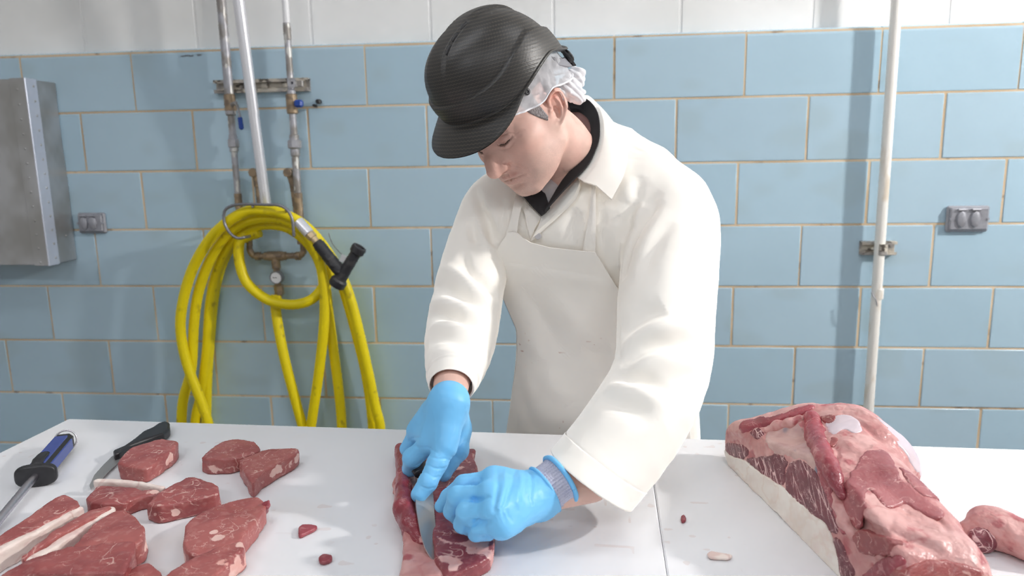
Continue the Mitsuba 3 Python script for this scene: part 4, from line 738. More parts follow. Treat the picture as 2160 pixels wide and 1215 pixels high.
# skin
SKIN_N = dict(eps=5e-4)
def skin_colours(v):
    """Per-vertex pigment: redder nose, ears, cheeks and lips, beard shadow, brows, the mole."""
    q = (v - HC) @ HR_; m = np.abs(q[:, 0]); g = lambda c, r, s: np.exp(-(np.linalg.norm((np.column_stack([m, q[:, 1], q[:, 2]]) - c) / s, axis=1) / r)**2)
    base = np.array([.66, .425, .355]); c = np.tile(base, (len(v), 1)); f = np.ones(len(v))
    def lay(w, col): c[:] = c * (1 - w[:, None]) + np.array(col) * w[:, None]
    lay(.62 * g((0, .108, -.022), .020, (1, 1, 1)), (.62, .26, .20)); lay(.45 * g((.012, .098, -.028), .012, 1), (.60, .25, .20))
    lay(.50 * g((.044, .060, -.022), .028, 1), (.62, .29, .225)); lay(.55 * g((.080, -.020, .012), .030, 1), (.66, .25, .18))
    beard = np.clip(g((.0, .070, -.075), .050, 1) + g((.045, .035, -.065), .030, 1), 0, 1) * (.55 + .9 * (meshkit.noise(v * 900) - .5)); lay(np.clip(.50 * beard, 0, 1), (.36, .26, .23))
    lay(.30 * g((0, .088, -.045), .013, (1.6, 1, .7)), (.36, .24, .20))
    up = g((.010, .0935, -.0505), .006, (2.2, 1.4, .55)) + g((.0, .0905, -.0640), .0065, (2.6, 1.4, .60)); lay(np.clip(.75 * up, 0, .8), (.50, .235, .20))
    brow = g((.024, .0870, .0345), .0075, (2.2, 1.6, .48)); lay(np.clip(1.5 * brow * (.35 + .9 * meshkit.noise(v * 700)), 0, .7), (.22, .15, .12))
    lay(.35 * g((.031, .084, .014), .011, (1.5, 1, .8)), (.46, .26, .21))
    s = np.exp(-(np.linalg.norm(q - np.array(MOLE), axis=1) / .0030)**2); lay(.55 * s, (.25, .13, .09))
    n_ = meshkit.fbm(v * 60, 4, 3) - .5; c *= (1 + .22 * n_)[:, None]; c[:, 1:] *= (1 - .18 * (meshkit.fbm(v * 28, 3, 9) - .5))[:, None]
    return np.clip(c, .02, .9)
MOLE = (-.062, .030, -.038)
M_skin = mat('skin', dict(type='bumpmap', arbitrary=proc(lambda p, n, uv: noise(p.x * 1100, p.y * 1100, p.z * 1100) * .6 + fbm(p.x * 300, p.y * 300, p.z * 300, 2) * .4, **SKIN_N), scale=.00022,
    bsdf=dict(type='principled', base_color={'type': 'mesh_attribute', 'name': 'vertex_color'}, roughness=.48, specular=.4, sheen=.1)))
def d_facebox(p):
    q = to_head(p); lo, hi = np.array(FACE_BOX, q.dtype); return np.maximum(lo - q, q - hi).max(1)
body_lo = biggest(net(lambda p: smax(d_core(p), p[:, 2] - 1.375, .001), (-.36, -1.62, .02), (.36, -.68, 1.42), .0065, project=1))
body_hi = biggest(net(lambda p: smax(smax(d_core(p), 1.366 - p[:, 2], .001), -(d_facebox(p) + .002), .0005), (-.30, -1.30, 1.34), (.24, -.84, 1.74), .0032, project=1))
fb = from_head([(a, b, c) for a in (-.095, .062) for b in (-.06, .14) for c in (-.128, .074)])
face_m = biggest(net(lambda p: smax(local(p, HC, .22, d_core, .02), d_facebox(p), .0004), fb.min(0) - .004, fb.max(0) + .004, .00125, project=1))
solid = [manifold3d.Manifold(manifold3d.Mesh(np.asarray(b.vertices, np.float32), np.asarray(b.faces, np.uint32))) for b in (body_lo, body_hi, face_m)]
u = (solid[0] + solid[1] + solid[2]).to_mesh(); body_m = trimesh.Trimesh(u.vert_properties[:, :3], u.tri_verts, process=False)
print('body', [x.status() for x in solid], len(body_m.faces))
body_m = crease_face(body_m)
put('body', body_m, M_skin, person, smooth=True, color=skin_colours(np.array(body_m.vertices)))
# ---------------------------------------------------------------- hard hat, hair, hair net
def nrm_rows(a): return a / (np.linalg.norm(a, axis=1, keepdims=True) + 1e-12)
def band_mesh(cols, th, n=8):
    g = np.stack([spline(c, n) for c in cols], 1); return sheet(from_hat(g.reshape(-1, 3)).reshape(g.shape), th)
def hat_col(p, n, uv):
    band = .5 + .5 * dr.sin(uv.y * 1250. + .75 * dr.sin(uv.x * 760.)); w = smoothstep(.62, 1., band) * (.45 + .55 * fbm(uv.x * 14, uv.y * 20, 1, 3))
    c = mix(mix((.016, .0155, .0155), (.030, .028, .026), fbm(uv.x * 9, uv.y * 9, 0, 3)), (.115, .095, .070), w * .42)
    scr = smoothstep(.865, .90, noise(uv.x * 90 + 40 * fbm(uv.x * 8, uv.y * 8, 3, 2), uv.y * 14, 5)) * smoothstep(.5, .66, fbm(uv.x * 5 + 3, uv.y * 6, 9, 2))
    return mix(c, (.30, .29, .28), scr * .7)                                                      # scuffs
M_hat = mat('carbon_pattern_shell', dict(type='bumpmap', arbitrary=proc(lambda p, n, uv: dr.sin(uv.y * 1250. + .75 * dr.sin(uv.x * 760.)) * .5 + noise(uv.x * 260, uv.y * 260, 0) * .5, eps=6e-4), scale=.00010,
    bsdf=pr(proc(hat_col), .42, specular=.5)))
M_hatdark = mat('black_plastic', pr((.012, .012, .014), .42))
M_hatgrey = mat('grey_nylon_strap', pr((.22, .22, .24), .6))
HAT = dict(a=.1050, b=.1260, cy=.0020, top=.1935)
def hat_rim(th):
    """Height of the rim, outward reach of brim or lip and its droop, for the angle th measured from the front."""
    f = np.cos(th); fr = np.clip((f - .30) / .70, 0, 1); fr = fr * fr * (3 - 2 * fr); bk = np.clip((-f - .25) / .75, 0, 1); bk = bk * bk * (3 - 2 * bk)
    sd = np.clip(1 - np.abs(f + .12) / .85, 0, 1)
    z = .080 + .002 * fr - .034 * bk + .016 * sd * sd * (3 - 2 * sd); return z, .0035 + .045 * fr**1.1 + .005 * bk, .0015 + .023 * fr
def hat_surface(inner):
    th = np.linspace(0, 2 * np.pi, 241)[:-1]; ph = np.concatenate([np.linspace(np.pi / 2, .42, 36), np.linspace(.41, .27, 36), np.linspace(.265, 0, 14)]); rows, uvs = [], []
    z0, ext, droop = hat_rim(th); off = .0032 if inner else 0
    for p_ in ph:
        c, s = np.cos(p_)**(.77 - .11 * np.cos(th)), np.sin(p_)**.93
        z = z0 + (HAT['top'] - z0) * s; zb = z0 + .045 - .006 * np.cos(th)
        tuck = .019 * np.clip(np.cos(th), 0, 1)**1.5 * np.clip(1 - s / .85, 0, 1)**1.3        # the shell draws in towards the brim
        step = .0052 / (1 + np.exp(np.clip((z - zb) / .0005, -30, 30))) if not inner else 0
        r_ = np.stack([(HAT['a'] * c + step) * np.sin(th), HAT['cy'] + (HAT['b'] * c + step) * np.cos(th) - tuck, z], 1)
        if not inner:
            ridge = 1 / (1 + np.exp(np.clip((np.abs(r_[:, 0]) - .021) / .0007, -30, 30))) / (1 + np.exp(np.clip((np.abs(r_[:, 1] - .005) - .098) / .004, -30, 30)))
            r_ += nrm_rows(np.column_stack([r_[:, 0], r_[:, 1], (z - z0) * 1.2])) * (.0050 * ridge)[:, None] * (s > .2)
        else: r_ *= np.array([1 - off / .11, 1 - off / .145, 1]); r_[:, 2] -= off * s
        rows.append(r_)
    if not inner:
        e = np.stack([np.sin(th) * .9, np.cos(th), 0 * th], 1); base = rows[-1].copy()
        for t in np.linspace(.12, 1, 9):
            q = base + e * (ext * t)[:, None]; q[:, 2] -= droop * t**1.5; rows.append(q)
        rows.append(rows[-1] + np.array([0, 0, -.0028])); 
        for t in np.linspace(.9, .0, 7):
            q = base + e * (ext * t - .0006)[:, None]; q[:, 2] -= droop * t**1.5 + .0032; rows.append(q)
    return rows
rows = hat_surface(False) + hat_surface(True)[::-1]
V = np.array(rows); nr, nc = V.shape[:2]
i, j = np.meshgrid(np.arange(nr - 1), np.arange(nc), indexing='ij'); j2 = (j + 1) % nc
q = np.stack([i * nc + j, (i + 1) * nc + j, (i + 1) * nc + j2, i * nc + j2], -1).reshape(-1, 4)
hm = trimesh.Trimesh(from_hat(V.reshape(-1, 3)), np.vstack([q[:, [0, 2, 1]], q[:, [0, 3, 2]]]), process=False)
lv = V.reshape(-1, 3); ang = np.arctan2(lv[:, 0], lv[:, 1])
k_tilt = lv[:, 2] * .86 - lv[:, 1] * .42                                # the printed weave runs aslant
hat = put('hard_hat', hm, M_hat, person, 'dark carbon-patterned hard hat', smooth=True, uv=np.column_stack([np.abs(ang) / 6.28 + .1, k_tilt]))
for y0, y1 in ((.070, .052), (.046, .028), (.021, .002)):                # vent slots on the left edge of the ridge
    pts = []
    for yy in np.linspace(y0, y1, 5):
        x = -.0195; z0, _, _ = hat_rim(np.array([np.arctan2(x, yy)])); rr = np.sqrt((x / HAT['a'])**2 + ((yy - HAT['cy']) / HAT['b'])**2); c = rr**(1 / (.77 - .11 * np.cos(np.arctan2(x, yy)))); s = np.sin(np.arccos(min(c, 1)))**.93
        pts.append(A(x, yy, z0[0] + (HAT['top'] - z0[0]) * s + .0010))
    put('vent', tube(from_hat(pts), .0034, 10, flat=(1, .75)), M_hatdark, hat, smooth=True)
# accessory slot cover on the side and suspension parts at the back
put('strap', band_mesh([[(-.078, -.060, .070), (-.066, -.088, .045), (-.045, -.115, .030), (0, -.127, .022), (.045, -.115, .030)], [(-.080, -.063, .050), (-.068, -.091, .026), (-.046, -.118, .008), (0, -.131, .0), (.046, -.118, .008)]], .0022), M_hatgrey, hat, 'grey suspension strap', smooth=40)
kb = from_hat((-.052, -.1135, .030)); kd = HAT_R @ nrm((-.55, -.83, .05))
put('ratchet', lathe(kb - kd * .002, kb + kd, [(0, 0), (0, .0115), (.004, .0125), (.009, .0115), (.011, .008), (.011, .004), (.0085, .003), (.0085, 0)], 20), M_hatdark, hat, 'round black ratchet knob')
put('ratchet_arm', tube(from_hat([(-.066, -.096, .062), (-.062, -.106, .040), (-.056, -.114, .012)]), .0032, 8, flat=(1.6, .5)), M_hatdark, hat, smooth=True)
# hair under the net: clipped close, grey, a wedge of it as sideburn
def d_hair(p):
    q = to_head(p); d = d_skull(q) - .0020
    low = q[:, 2] - (.043 + .5 * np.maximum(q[:, 1] - .02, 0))                     # hairline
    burn = d_poly(q[:, 1], q[:, 2], [(.042, .05), (.010, .05), (.010, -.008), (.015, -.014), (.024, .000), (.034, .018)])
    side = np.where(q[:, 0] < 0, burn, 9)
    return smax(smax(d, -(d + .0035), .0005), np.minimum(np.minimum(-low, side), np.where(q[:, 1] < -.02, -(q[:, 2] + .010 - .4 * (q[:, 1] + .02)), 9)), .001)
M_hair = mat('clipped_grey_hair', dict(type='bumpmap', arbitrary=proc(lambda p, n, uv: noise(p.x * 1300 + p.z * 500, p.y * 1300, p.z * 420), eps=4e-4), scale=.0012, bsdf=pr(proc(lambda p, n, uv: mix((.14, .12, .12), (.34, .31, .31), smoothstep(.3, .75, noise(p.x * 1500 + p.z * 500, p.y * 1500, p.z * 380)))), .7)))
hair_m = biggest(net(d_hair, from_head((0, 0, .04)) - .16, from_head((0, 0, .04)) + .16, .0022, project=1))
put('hair', hair_m, M_hair, person, 'close-clipped grey hair', smooth=True)
# net: a thin gathered cloth from under the hat to above the ear, bunched at the back
def net_tex(p, n, uv): return mix((.82, .82, .84), (.70, .70, .73), fbm(p.x * 60, p.y * 60, p.z * 60, 3))
M_net = mat('hair_net_gauze', dict(type='mask', opacity=.34, nested=dict(type='twosided', bsdf=dict(type='diffuse', reflectance=proc(net_tex)))) )
M_net2 = mat('hair_net_bunched', dict(type='twosided', bsdf=pr(proc(net_tex), .8)))
rngn = np.random.default_rng(12)
def net_row(t):
    """t = 0 lower hem, 1 under the hat; along the left side from the temple to the nape."""
    low = np.array([(-.0640, .0740, .0600), (-.0735, .0540, .0500), (-.0785, .0320, .0400), (-.0840, .0080, .0350), (-.0900, -.0140, .0400), (-.0870, -.0380, .0280), (-.0720, -.0760, .0100), (-.0400, -.1080, .0000), (0, -.1190, -.006), (.050, -.100, .004), (.080, -.040, .03)])
    up = np.array([(-.0560, .0800, .0900), (-.0690, .0600, .0980), (-.0770, .0350, .1020), (-.0820, .0080, .1050), (-.0820, -.0180, .1050), (-.0790, -.0480, .0950), (-.0660, -.0800, .0800), (-.0400, -.1050, .0700), (0, -.1150, .066), (.050, -.098, .07), (.080, -.040, .08)])
    return spline(low * (1 - t) + up * t, 12)
g = np.stack([net_row(t) for t in np.linspace(0, 1, 22)], 1)
d_ = .0075 * (.25 - np.abs(meshkit.fbm(g * np.array([34, 34, 60]) + g[..., 1:2] * 20, 2, 4) - .5)) + .003 * (meshkit.noise(g * 110, 3) - .5)
g = g + nrm_rows((g * np.array([1, 1, 0])).reshape(-1, 3)).reshape(g.shape) * (d_ + .0018)[..., None]
hn = put('hair_net', sheet(from_hat(g.reshape(-1, 3)).reshape(g.shape), .0004), M_net, person, 'thin white gauze hair net', smooth=True)
put('hem', tube(from_hat(g[:, 0]), .0016, 8), M_net2, hn, smooth=True)
bun_c = from_hat((-.052, -.140, .012))
def d_bunch(p):
    d = d_chain(p, [A(*(-0.0437, -1.0737, 1.5623)), A(*(-0.0304, -1.0599, 1.5748)), A(*(-0.017, -1.046, 1.5873))], [.010, .014, .018], .01)
    d = smin(d, d_cone(p, A(*(-0.0304, -1.0611, 1.568)), A(*(-0.0143, -1.0559, 1.5598)), .012, .016), .008)
    d = smin(d, d_cone(p, A(*(-0.027, -1.058, 1.5831)), A(*(-0.0084, -1.0381, 1.5979)), .011, .010), .008)
    return smin(d, d_cone(p, A(*(-0.0203, -1.0572, 1.5556)), A(*(-0.0134, -1.0572, 1.5522)), .010, .007), .006)
bm = biggest(net(d_bunch, A(*(-0.0229, -1.0536, 1.5768)) - .055, A(*(-0.0229, -1.0536, 1.5768)) + .055, .0016)); v = np.array(bm.vertices)
fac = np.abs(meshkit.fbm(v * 55, 2, 7) - .5) * 2; bm.vertices = v + vnormals(bm) * (.010 * (fac - .35) + .003 * np.abs(np.sin(v @ A(160, 90, 210))))[:, None]
put('bunch', bm, M_net2, hn, 'bunched end of the net', smooth=True)
put('earplug_ring', lathe(from_hat((-.0835, .026, .068)), from_hat((-.095, .028, .068)), [(0, .0022), (0, .0052), (.002, .0056), (.0025, .0022), (0, .0022)], 16), M_hatdark, hat, smooth=True)
# eyelashes and brow hairs
M_lash = mat('dark_lashes', pr((.035, .022, .018), .6))
for s in (-1, 1):
    L_ = spline([(s * a, b, c) for a, b, c in ((.0180, .0840, .0072), (.026, .0853, .0047), (.0345, .0840, .0042), (.0455, .0760, .0075))], 6)
    put('eyelashes', cat([tube(from_head([q + A(0, -.001, .0004), q + A(s * .0004, .0018, -.0018), q + A(s * .0008, .0030, -.0022)]), [.0003, .0002, .0001], 5) for q in L_[::2]] + [tube(from_head(L_ + A(0, -.0008, 0)), .0005, 6)]), M_lash, person, smooth=True)
# ---------------------------------------------------------------- gloved hands
M_glove = mat('blue_nitrile', dict(type='bumpmap', arbitrary=proc(lambda p, n, uv: fbm(p.x * 160, p.y * 160, p.z * 160, 3), eps=6e-4), scale=.0007,
    bsdf=pr(proc(lambda p, n, uv: mix((.185, .52, .84), (.150, .465, .78), fbm(p.x * 40, p.y * 40, p.z * 40, 3))), .42, specular=.35, sheen=.1)))
M_knit = mat('knit_cuff', dict(type='bumpmap', arbitrary=proc(lambda p, n, uv: .5 + .5 * dr.sin(uv.x * 44.) + .35 * dr.sin(uv.y * 30.), eps=4e-4), scale=.0007,
    bsdf=pr(proc(lambda p, n, uv: mix(mix((.21, .22, .36), (.40, .41, .55), smoothstep(.35, .65, .5 + .5 * dr.sin(uv.x * 44.))), (.62, .62, .70), smoothstep(.45, .6, noise(uv.x * 160, uv.y * 60, 1)))), .9)))
def d_hand(p, wrist, mcps, fingers, thumb, rw, rp, k=.012):
    palm = None
    for m, r in zip(mcps, rp):
        mid = wrist * .45 + m * .55; e = np.minimum(d_cone(p, wrist, mid, rw, r + .005), d_cone(p, mid, m, r + .005, r)); palm = e if palm is None else smin(palm, e, k * .6)
    for f in (.4, .75, 1.0):
        row = [wrist * (1 - f) + m * f for m in mcps]; palm = smin(palm, d_chain(p, row, [rp[0] + .006 * (1 - f) - .002 * (f == 1)] * 4), k)
    d = palm
    for f, rs in fingers:
        d = smin(d, d_chain(p, f, rs, .004), .0035)
    return smin(d, d_chain(p, thumb[0], thumb[1], .005), .010)
def wrinkle(m, lines, seed, rough=.0006):
    v, n = np.array(m.vertices), vnormals(m); t = cKDTree(v)
    lines = [(a, w, v[t.query(spline(p_, 8))[1]]) for a, w, p_ in lines]                     # keep the creases on the surface
    m.vertices = v + n * (fold_field(v, lines) + rough * nz(v, 70, seed, 2))[:, None]; return m
# his right hand: fist round the knife, forefinger along the back of the blade
r_mcp = [A(*(-0.2042, -1.4156, 1.03)), A(*(-0.2302, -1.3943, 1.028)), A(*(-0.2602, -1.346, 1.028)), A(*(-0.2818, -1.2871, 1.026))]
r_fing = [([r_mcp[0], A(*(-0.2128, -1.4327, 1.012)), A(*(-0.2231, -1.4536, 0.992)), A(*(-0.234, -1.463, 0.978))], [.0162, .0150, .0138, .0120]),
          ([r_mcp[1], A(*(-0.2606, -1.3878, 1)), A(*(-0.2682, -1.3728, 0.976)), A(*(-0.2604, -1.3369, 0.96))], [.0150, .0150, .0125, .0105]),
          ([r_mcp[2], A(*(-0.2798, -1.3342, 0.994)), A(*(-0.2872, -1.3083, 0.968)), A(*(-0.281, -1.2755, 0.954))], [.0145, .0140, .0120, .0102]),
          ([r_mcp[3], A(*(-0.2949, -1.2728, 0.99)), A(*(-0.2976, -1.252, 0.966)), A(*(-0.2922, -1.2269, 0.954))], [.0130, .0120, .0105, .0095])]
r_thumb = ([A(*(-0.1974, -1.3314, 1.03)), A(*(-0.194, -1.3642, 1.004)), A(*(-0.2054, -1.3775, 0.99)), A(*(-0.2124, -1.3898, 0.976))], [.0195, .0165, .0140, .0118])
def d_rglove(p):
    d = d_hand(p, RWr, r_mcp, r_fing, r_thumb, .0235, [.0165, .0170, .0165, .0160])
    d = smin(d, d_cone(p, RWr, A(*(-0.1997, -1.3422, 1.042)), .028, .022), .02)
    d = smin(d, d_cone(p, RWr, CUFF_R0, .0275, .0300), .008)
    return smax(d, -d_plane(p, CUFF_R0, RAX), .0012)
m = biggest(net(d_rglove, RWr + A(-.13, -.20, -.17), RWr + A(.10, .10, .09), .0015))
def on(tree_m, *pts): return [np.array(tree_m.vertices)[cKDTree(tree_m.vertices).query(A(*q))[1]] for q in pts]
R_LINES = [(-.0010, .0016, on(m, (-0.279, -1.3534, 1.01), (-0.2542, -1.3781, 1.03), (-0.2292, -1.407, 1.04))), (-.0009, .0015, on(m, (-0.2653, -1.3789, 1.01), (-0.2309, -1.4172, 1.03), (-0.2045, -1.4433, 1.03))),
  (-.0010, .0015, on(m, (-0.2251, -1.4298, 1.02), (-0.2095, -1.4373, 1.02), (-0.1994, -1.4163, 1.02))), (-.0010, .0014, on(m, (-0.2277, -1.4357, 1.01), (-0.2118, -1.4445, 1.01), (-0.202, -1.4308, 1.01))), (-.0009, .0013, on(m, (-0.2314, -1.4431, 1), (-0.2157, -1.4547, 1), (-0.2072, -1.4416, 1))),
  (-.0008, .0013, on(m, (-0.2337, -1.4501, 0.99), (-0.2201, -1.4614, 0.99), (-0.2138, -1.4519, 0.99))), (-.0016, .0022, on(m, (-0.1951, -1.428, 1.02), (-0.1934, -1.3984, 1.02), (-0.189, -1.3801, 1.03))), (-.0010, .0016, on(m, (-0.1956, -1.3875, 1.01), (-0.1915, -1.3691, 1.01), (-0.1903, -1.3406, 1.01))),
  (.0010, .0016, on(m, (-0.2427, -1.3368, 1.08), (-0.2114, -1.36, 1.09), (-0.1756, -1.3773, 1.08))), (-.0010, .0016, on(m, (-0.241, -1.348, 1.08), (-0.2089, -1.3731, 1.09), (-0.1766, -1.3939, 1.08))), (-.0007, .0016, on(m, (-0.2667, -1.3204, 1.05), (-0.246, -1.3249, 1.06), (-0.2178, -1.3685, 1.07))),
  (-.0007, .0016, on(m, (-0.2813, -1.3021, 1.03), (-0.2581, -1.3243, 1.05), (-0.2304, -1.3628, 1.06))), (-.0009, .0016, on(m, (-0.2106, -1.4173, 1), (-0.2056, -1.4143, 0.995), (-0.1982, -1.4149, 1))), (-.0008, .0014, on(m, (-0.2131, -1.4137, 0.99), (-0.2065, -1.4182, 0.99), (-0.2024, -1.4097, 0.99)))]
glove = put('glove', wrinkle(m, R_LINES, 3), M_glove, person, 'blue nitrile glove gripping the knife', smooth=True)
# his left hand: flat on the meat with curled fingers
l_mcp = [A(*(-0.1216, -1.5018, 1.022)), A(*(-0.1187, -1.5543, 1.026)), A(*(-0.1107, -1.5811, 1.018)), A(*(-0.1014, -1.5826, 1))]
l_fing = [([l_mcp[0], A(*(-0.1613, -1.5061, 1.016)), A(*(-0.1857, -1.4914, 0.99)), A(*(-0.1967, -1.4923, 0.976))], [.0140, .0128, .0110, .0090]),
          ([l_mcp[1], A(*(-0.1621, -1.5462, 1.018)), A(*(-0.1725, -1.5313, 0.99)), A(*(-0.1621, -1.5212, 0.97))], [.0145, .0138, .0120, .0105]),
          ([l_mcp[2], A(*(-0.1472, -1.5706, 1.01)), A(*(-0.1548, -1.5579, 0.986)), A(*(-0.1428, -1.5424, 0.97))], [.0140, .0130, .0115, .0100]),
          ([l_mcp[3], A(*(-0.1336, -1.575, 0.996)), A(*(-0.1363, -1.5673, 0.98)), A(*(-0.1229, -1.5508, 0.97))], [.0130, .0120, .0108, .0095])]
l_thumb = ([A(*(-0.0791, -1.4762, 0.988)), A(*(-0.1193, -1.4738, 0.982)), A(*(-0.1506, -1.4893, 0.976)), A(*(-0.17, -1.5003, 0.974))], [.0180, .0150, .0120, .0095])
def d_lglove(p):
    d = d_hand(p, LWr, l_mcp, l_fing, l_thumb, .0290, [.0160, .0170, .0170, .0155], .014)
    d = smin(d, d_cone(p, LWr, L_RING - LAX * .024, .0305, .0325), .01)
    return smax(d, d_plane(p, L_RING - LAX * .026, LAX), .0012)
m = biggest(net(d_lglove, A(*(-0.1194, -1.5235, 1)) - A(.115, .10, .075), A(*(-0.1194, -1.5235, 1)) + A(.155, .13, .09), .0015))
L_LINES = [(-.0055, .0034, on(m, (-0.1194, -1.5383, 1.03), (-0.1343, -1.5474, 1.03), (-0.1514, -1.5388, 1.02), (-0.1716, -1.5243, 1))), (-.0055, .0034, on(m, (-0.1115, -1.5823, 1.03), (-0.1299, -1.5714, 1.02), (-0.1444, -1.5654, 1.01), (-0.1617, -1.546, 0.99))), (-.0055, .0034, on(m, (-0.1047, -1.6013, 1.02), (-0.1218, -1.5883, 1.01), (-0.1339, -1.58, 1), (-0.1463, -1.5585, 0.98))),
  (-.0022, .0035, on(m, (-0.1183, -1.5011, 1.03), (-0.1087, -1.5638, 1.04), (-0.1039, -1.6136, 1.04), (-0.0961, -1.6157, 1.02))), (.0022, .004, on(m, (-0.1057, -1.4929, 1.03), (-0.0914, -1.5898, 1.05), (-0.0892, -1.6244, 1.04))), (-.0018, .003, on(m, (-0.0927, -1.4996, 1.03), (-0.0781, -1.5953, 1.05), (-0.076, -1.6101, 1.03))),
  (.0020, .0045, on(m, (-0.0851, -1.4764, 1.03), (-0.0663, -1.5687, 1.05), (-0.0567, -1.591, 1.03))), (-.0014, .003, on(m, (-0.0715, -1.4832, 1.03), (-0.0554, -1.5537, 1.04), (-0.0475, -1.5709, 1.02))), (-.0014, .0025, on(m, (-0.0916, -1.6008, 1.04), (-0.0839, -1.6107, 1.03), (-0.0885, -1.6024, 1.01))), (-.0012, .0022, on(m, (-0.0744, -1.5997, 1.04), (-0.0692, -1.6097, 1.03), (-0.0752, -1.5958, 1.01))),
  (-.0010, .002, on(m, (-0.1397, -1.5098, 1.03), (-0.1341, -1.5309, 1.03), (-0.1323, -1.5527, 1.03)))]
put('glove', wrinkle(m, L_LINES, 8, .0009), M_glove, person, 'blue nitrile glove pressing on the meat', smooth=True)
gl = person + '__glove_001'
def ring_tube(c, ax, r, thick, bump=0., seed=0, n=48):
    M = frame_to(c, c + ax); a = np.linspace(0, 2 * np.pi, n + 1); rr = r * (1 + bump * (meshkit.noise(np.column_stack([np.cos(a) * 2, np.sin(a) * 2, a * 0 + seed])) - .5))
    return tube((M[:3, :3] @ np.column_stack([rr * np.cos(a), rr * np.sin(a), 0 * a]).T).T + c, thick, 8, closed_ends=False)
put('rolled_edge', ring_tube(L_RING - LAX * .027, LAX, .0325, .0024, .16, 2), M_glove, gl, smooth=True)
kc = L_RING - LAX * .022; M = frame_to(kc, kc + LAX); a = np.linspace(0, 2 * np.pi, 73)
rows_, uv_ = [], []
for t in np.linspace(-.012, .022, 12):
    rr = .0310 + .0006 * np.cos(a * 36) + .0012 * (t > .018); rows_.append((M[:3, :3] @ np.column_stack([rr * np.cos(a), rr * np.sin(a), t + 0 * a]).T).T + kc); uv_.append(np.column_stack([a, t * 60 + 0 * a]))
g = np.array(rows_); nr_, nc_ = g.shape[:2]; i, j = np.meshgrid(np.arange(nr_ - 1), np.arange(nc_ - 1), indexing='ij')
q = np.stack([i * nc_ + j, i * nc_ + j + 1, (i + 1) * nc_ + j + 1, (i + 1) * nc_ + j], -1).reshape(-1, 4)
put('knit_cuff', trimesh.Trimesh(g.reshape(-1, 3), np.vstack([q[:, [0, 1, 2]], q[:, [0, 2, 3]]]), process=False), M_knit, gl, 'grey-blue knit cuff of the liner', smooth=True, uv=np.concatenate(uv_))
put('cuff_edge', ring_tube(L_RING, LAX, .0335, .0034, .12, 5), M_glove, gl, smooth=True)
# ================================================================ meat and tools on the table
def streaks(p, s, k=0.):
    """Thin pale marbling threads."""
    a = fbm(p.x * s + 1.5 * noise(p.x * s * .6, p.y * s * .6, p.z * s * .6 + k), p.y * s + 2.3, p.z * s + k, 3)
    return smoothstep(.955, .995, 1 - dr.abs(a - .5) * 2) * smoothstep(.50, .66, noise(p.x * s * 1.1 + 7, p.y * s * 1.1, p.z * s * 1.1 + k))
def meat_mat(key, lean, dark, fat, marble=1.0, s=42., rough=.36, web=0.):
    def col(p, n, uv):
        g = fbm(p.x * 170, p.y * 170, p.z * 170, 2)
        c = mix(mix(lean, dark, smoothstep(.35, .72, fbm(p.x * 26, p.y * 26, p.z * 26, 4))), fat, .10 * smoothstep(.5, .8, g))
        c = mix(c, fat, marble * .58 * dr.maximum(streaks(p, s), .8 * streaks(p, s * 2.1, 5.)))
        if web > 0:
            q = fbm(p.x * 60, p.y * 60, p.z * 60, 2) * .5; d1, d2, _ = voronoi(p.x * 85 + q + p.z * 40, p.y * 85 - p.z * 75 + q)
            c = mix(c, fat, web * smoothstep(.14, .04, d2 - d1) * smoothstep(.3, .6, noise(p.x * 45, p.y * 45, p.z * 45)))
        f = smoothstep(.44, .54, uv.x + 1.15 * (fbm(p.x * 62, p.y * 62, p.z * 62, 4) - .5)) * smoothstep(.10, .22, uv.x)
        fc = mix(fat, tuple(x * y for x, y in zip(fat, (.92, .72, .70))), smoothstep(.4, .75, fbm(p.x * 48 + 3, p.y * 48, p.z * 48, 4)))
        return mix(c, fc, f)
    return mat(key, dict(type='bumpmap', arbitrary=proc(lambda p, n, uv: fbm(p.x * 150, p.y * 150, p.z * 150, 3) * .6 + noise(p.x * 620, p.y * 620, p.z * 620) * .4, eps=5e-4), scale=.0011,
        bsdf=pr(proc(col), rough, specular=.45, clearcoat=.25, clearcoat_gloss=.8)))
PINK_FAT = (.69, .455, .405)
M_steak = meat_mat('beef', (.345, .100, .092), (.270, .066, .064), PINK_FAT)
M_steak2 = meat_mat('beef_dark', (.295, .075, .072), (.215, .048, .050), PINK_FAT, 1.1, 36.)
M_eye = meat_mat('marbled_eye', (.170, .038, .050), (.115, .026, .036), (.62, .40, .39), 1.3, 60., .34, 1.0)
M_red = meat_mat('wet_muscle', (.30, .052, .068), (.20, .030, .042), (.62, .33, .32), .6, 50., .28)
M_rose = meat_mat('rosy_muscle', (.31, .085, .092), (.25, .062, .070), (.66, .40, .37), .9, 46., .34)
def fat_mat(key, c, c2, c3=(.45, .12, .12), amt=.5, rough=.42, vein=(.52, .30, .27), bump=.0022):
    def col(p, n, uv):
        a = mix(c, c2, smoothstep(.35, .7, fbm(p.x * 34, p.y * 34, p.z * 34, 4)))
        a = mix(a, vein, .45 * smoothstep(.90, .99, 1 - dr.abs(fbm(p.x * 22 + 2, p.y * 22, p.z * 22, 4) - .5) * 2))
        return mix(a, c3, amt * smoothstep(.60, .74, fbm(p.x * 40 + 9, p.y * 40, p.z * 40, 4)))
    return mat(key, dict(type='bumpmap', arbitrary=proc(lambda p, n, uv: fbm(p.x * 95, p.y * 95, p.z * 95, 4), eps=7e-4), scale=bump, bsdf=pr(proc(col), rough, specular=.45, clearcoat=.2)))
M_fat = fat_mat('white_fat', (.76, .66, .60), (.70, .57, .52), (.62, .40, .38), .35)
M_pfat = fat_mat('pink_fat', (.56, .315, .295), (.46, .205, .195), (.34, .075, .085), .9, .38, (.42, .15, .15), .0042)
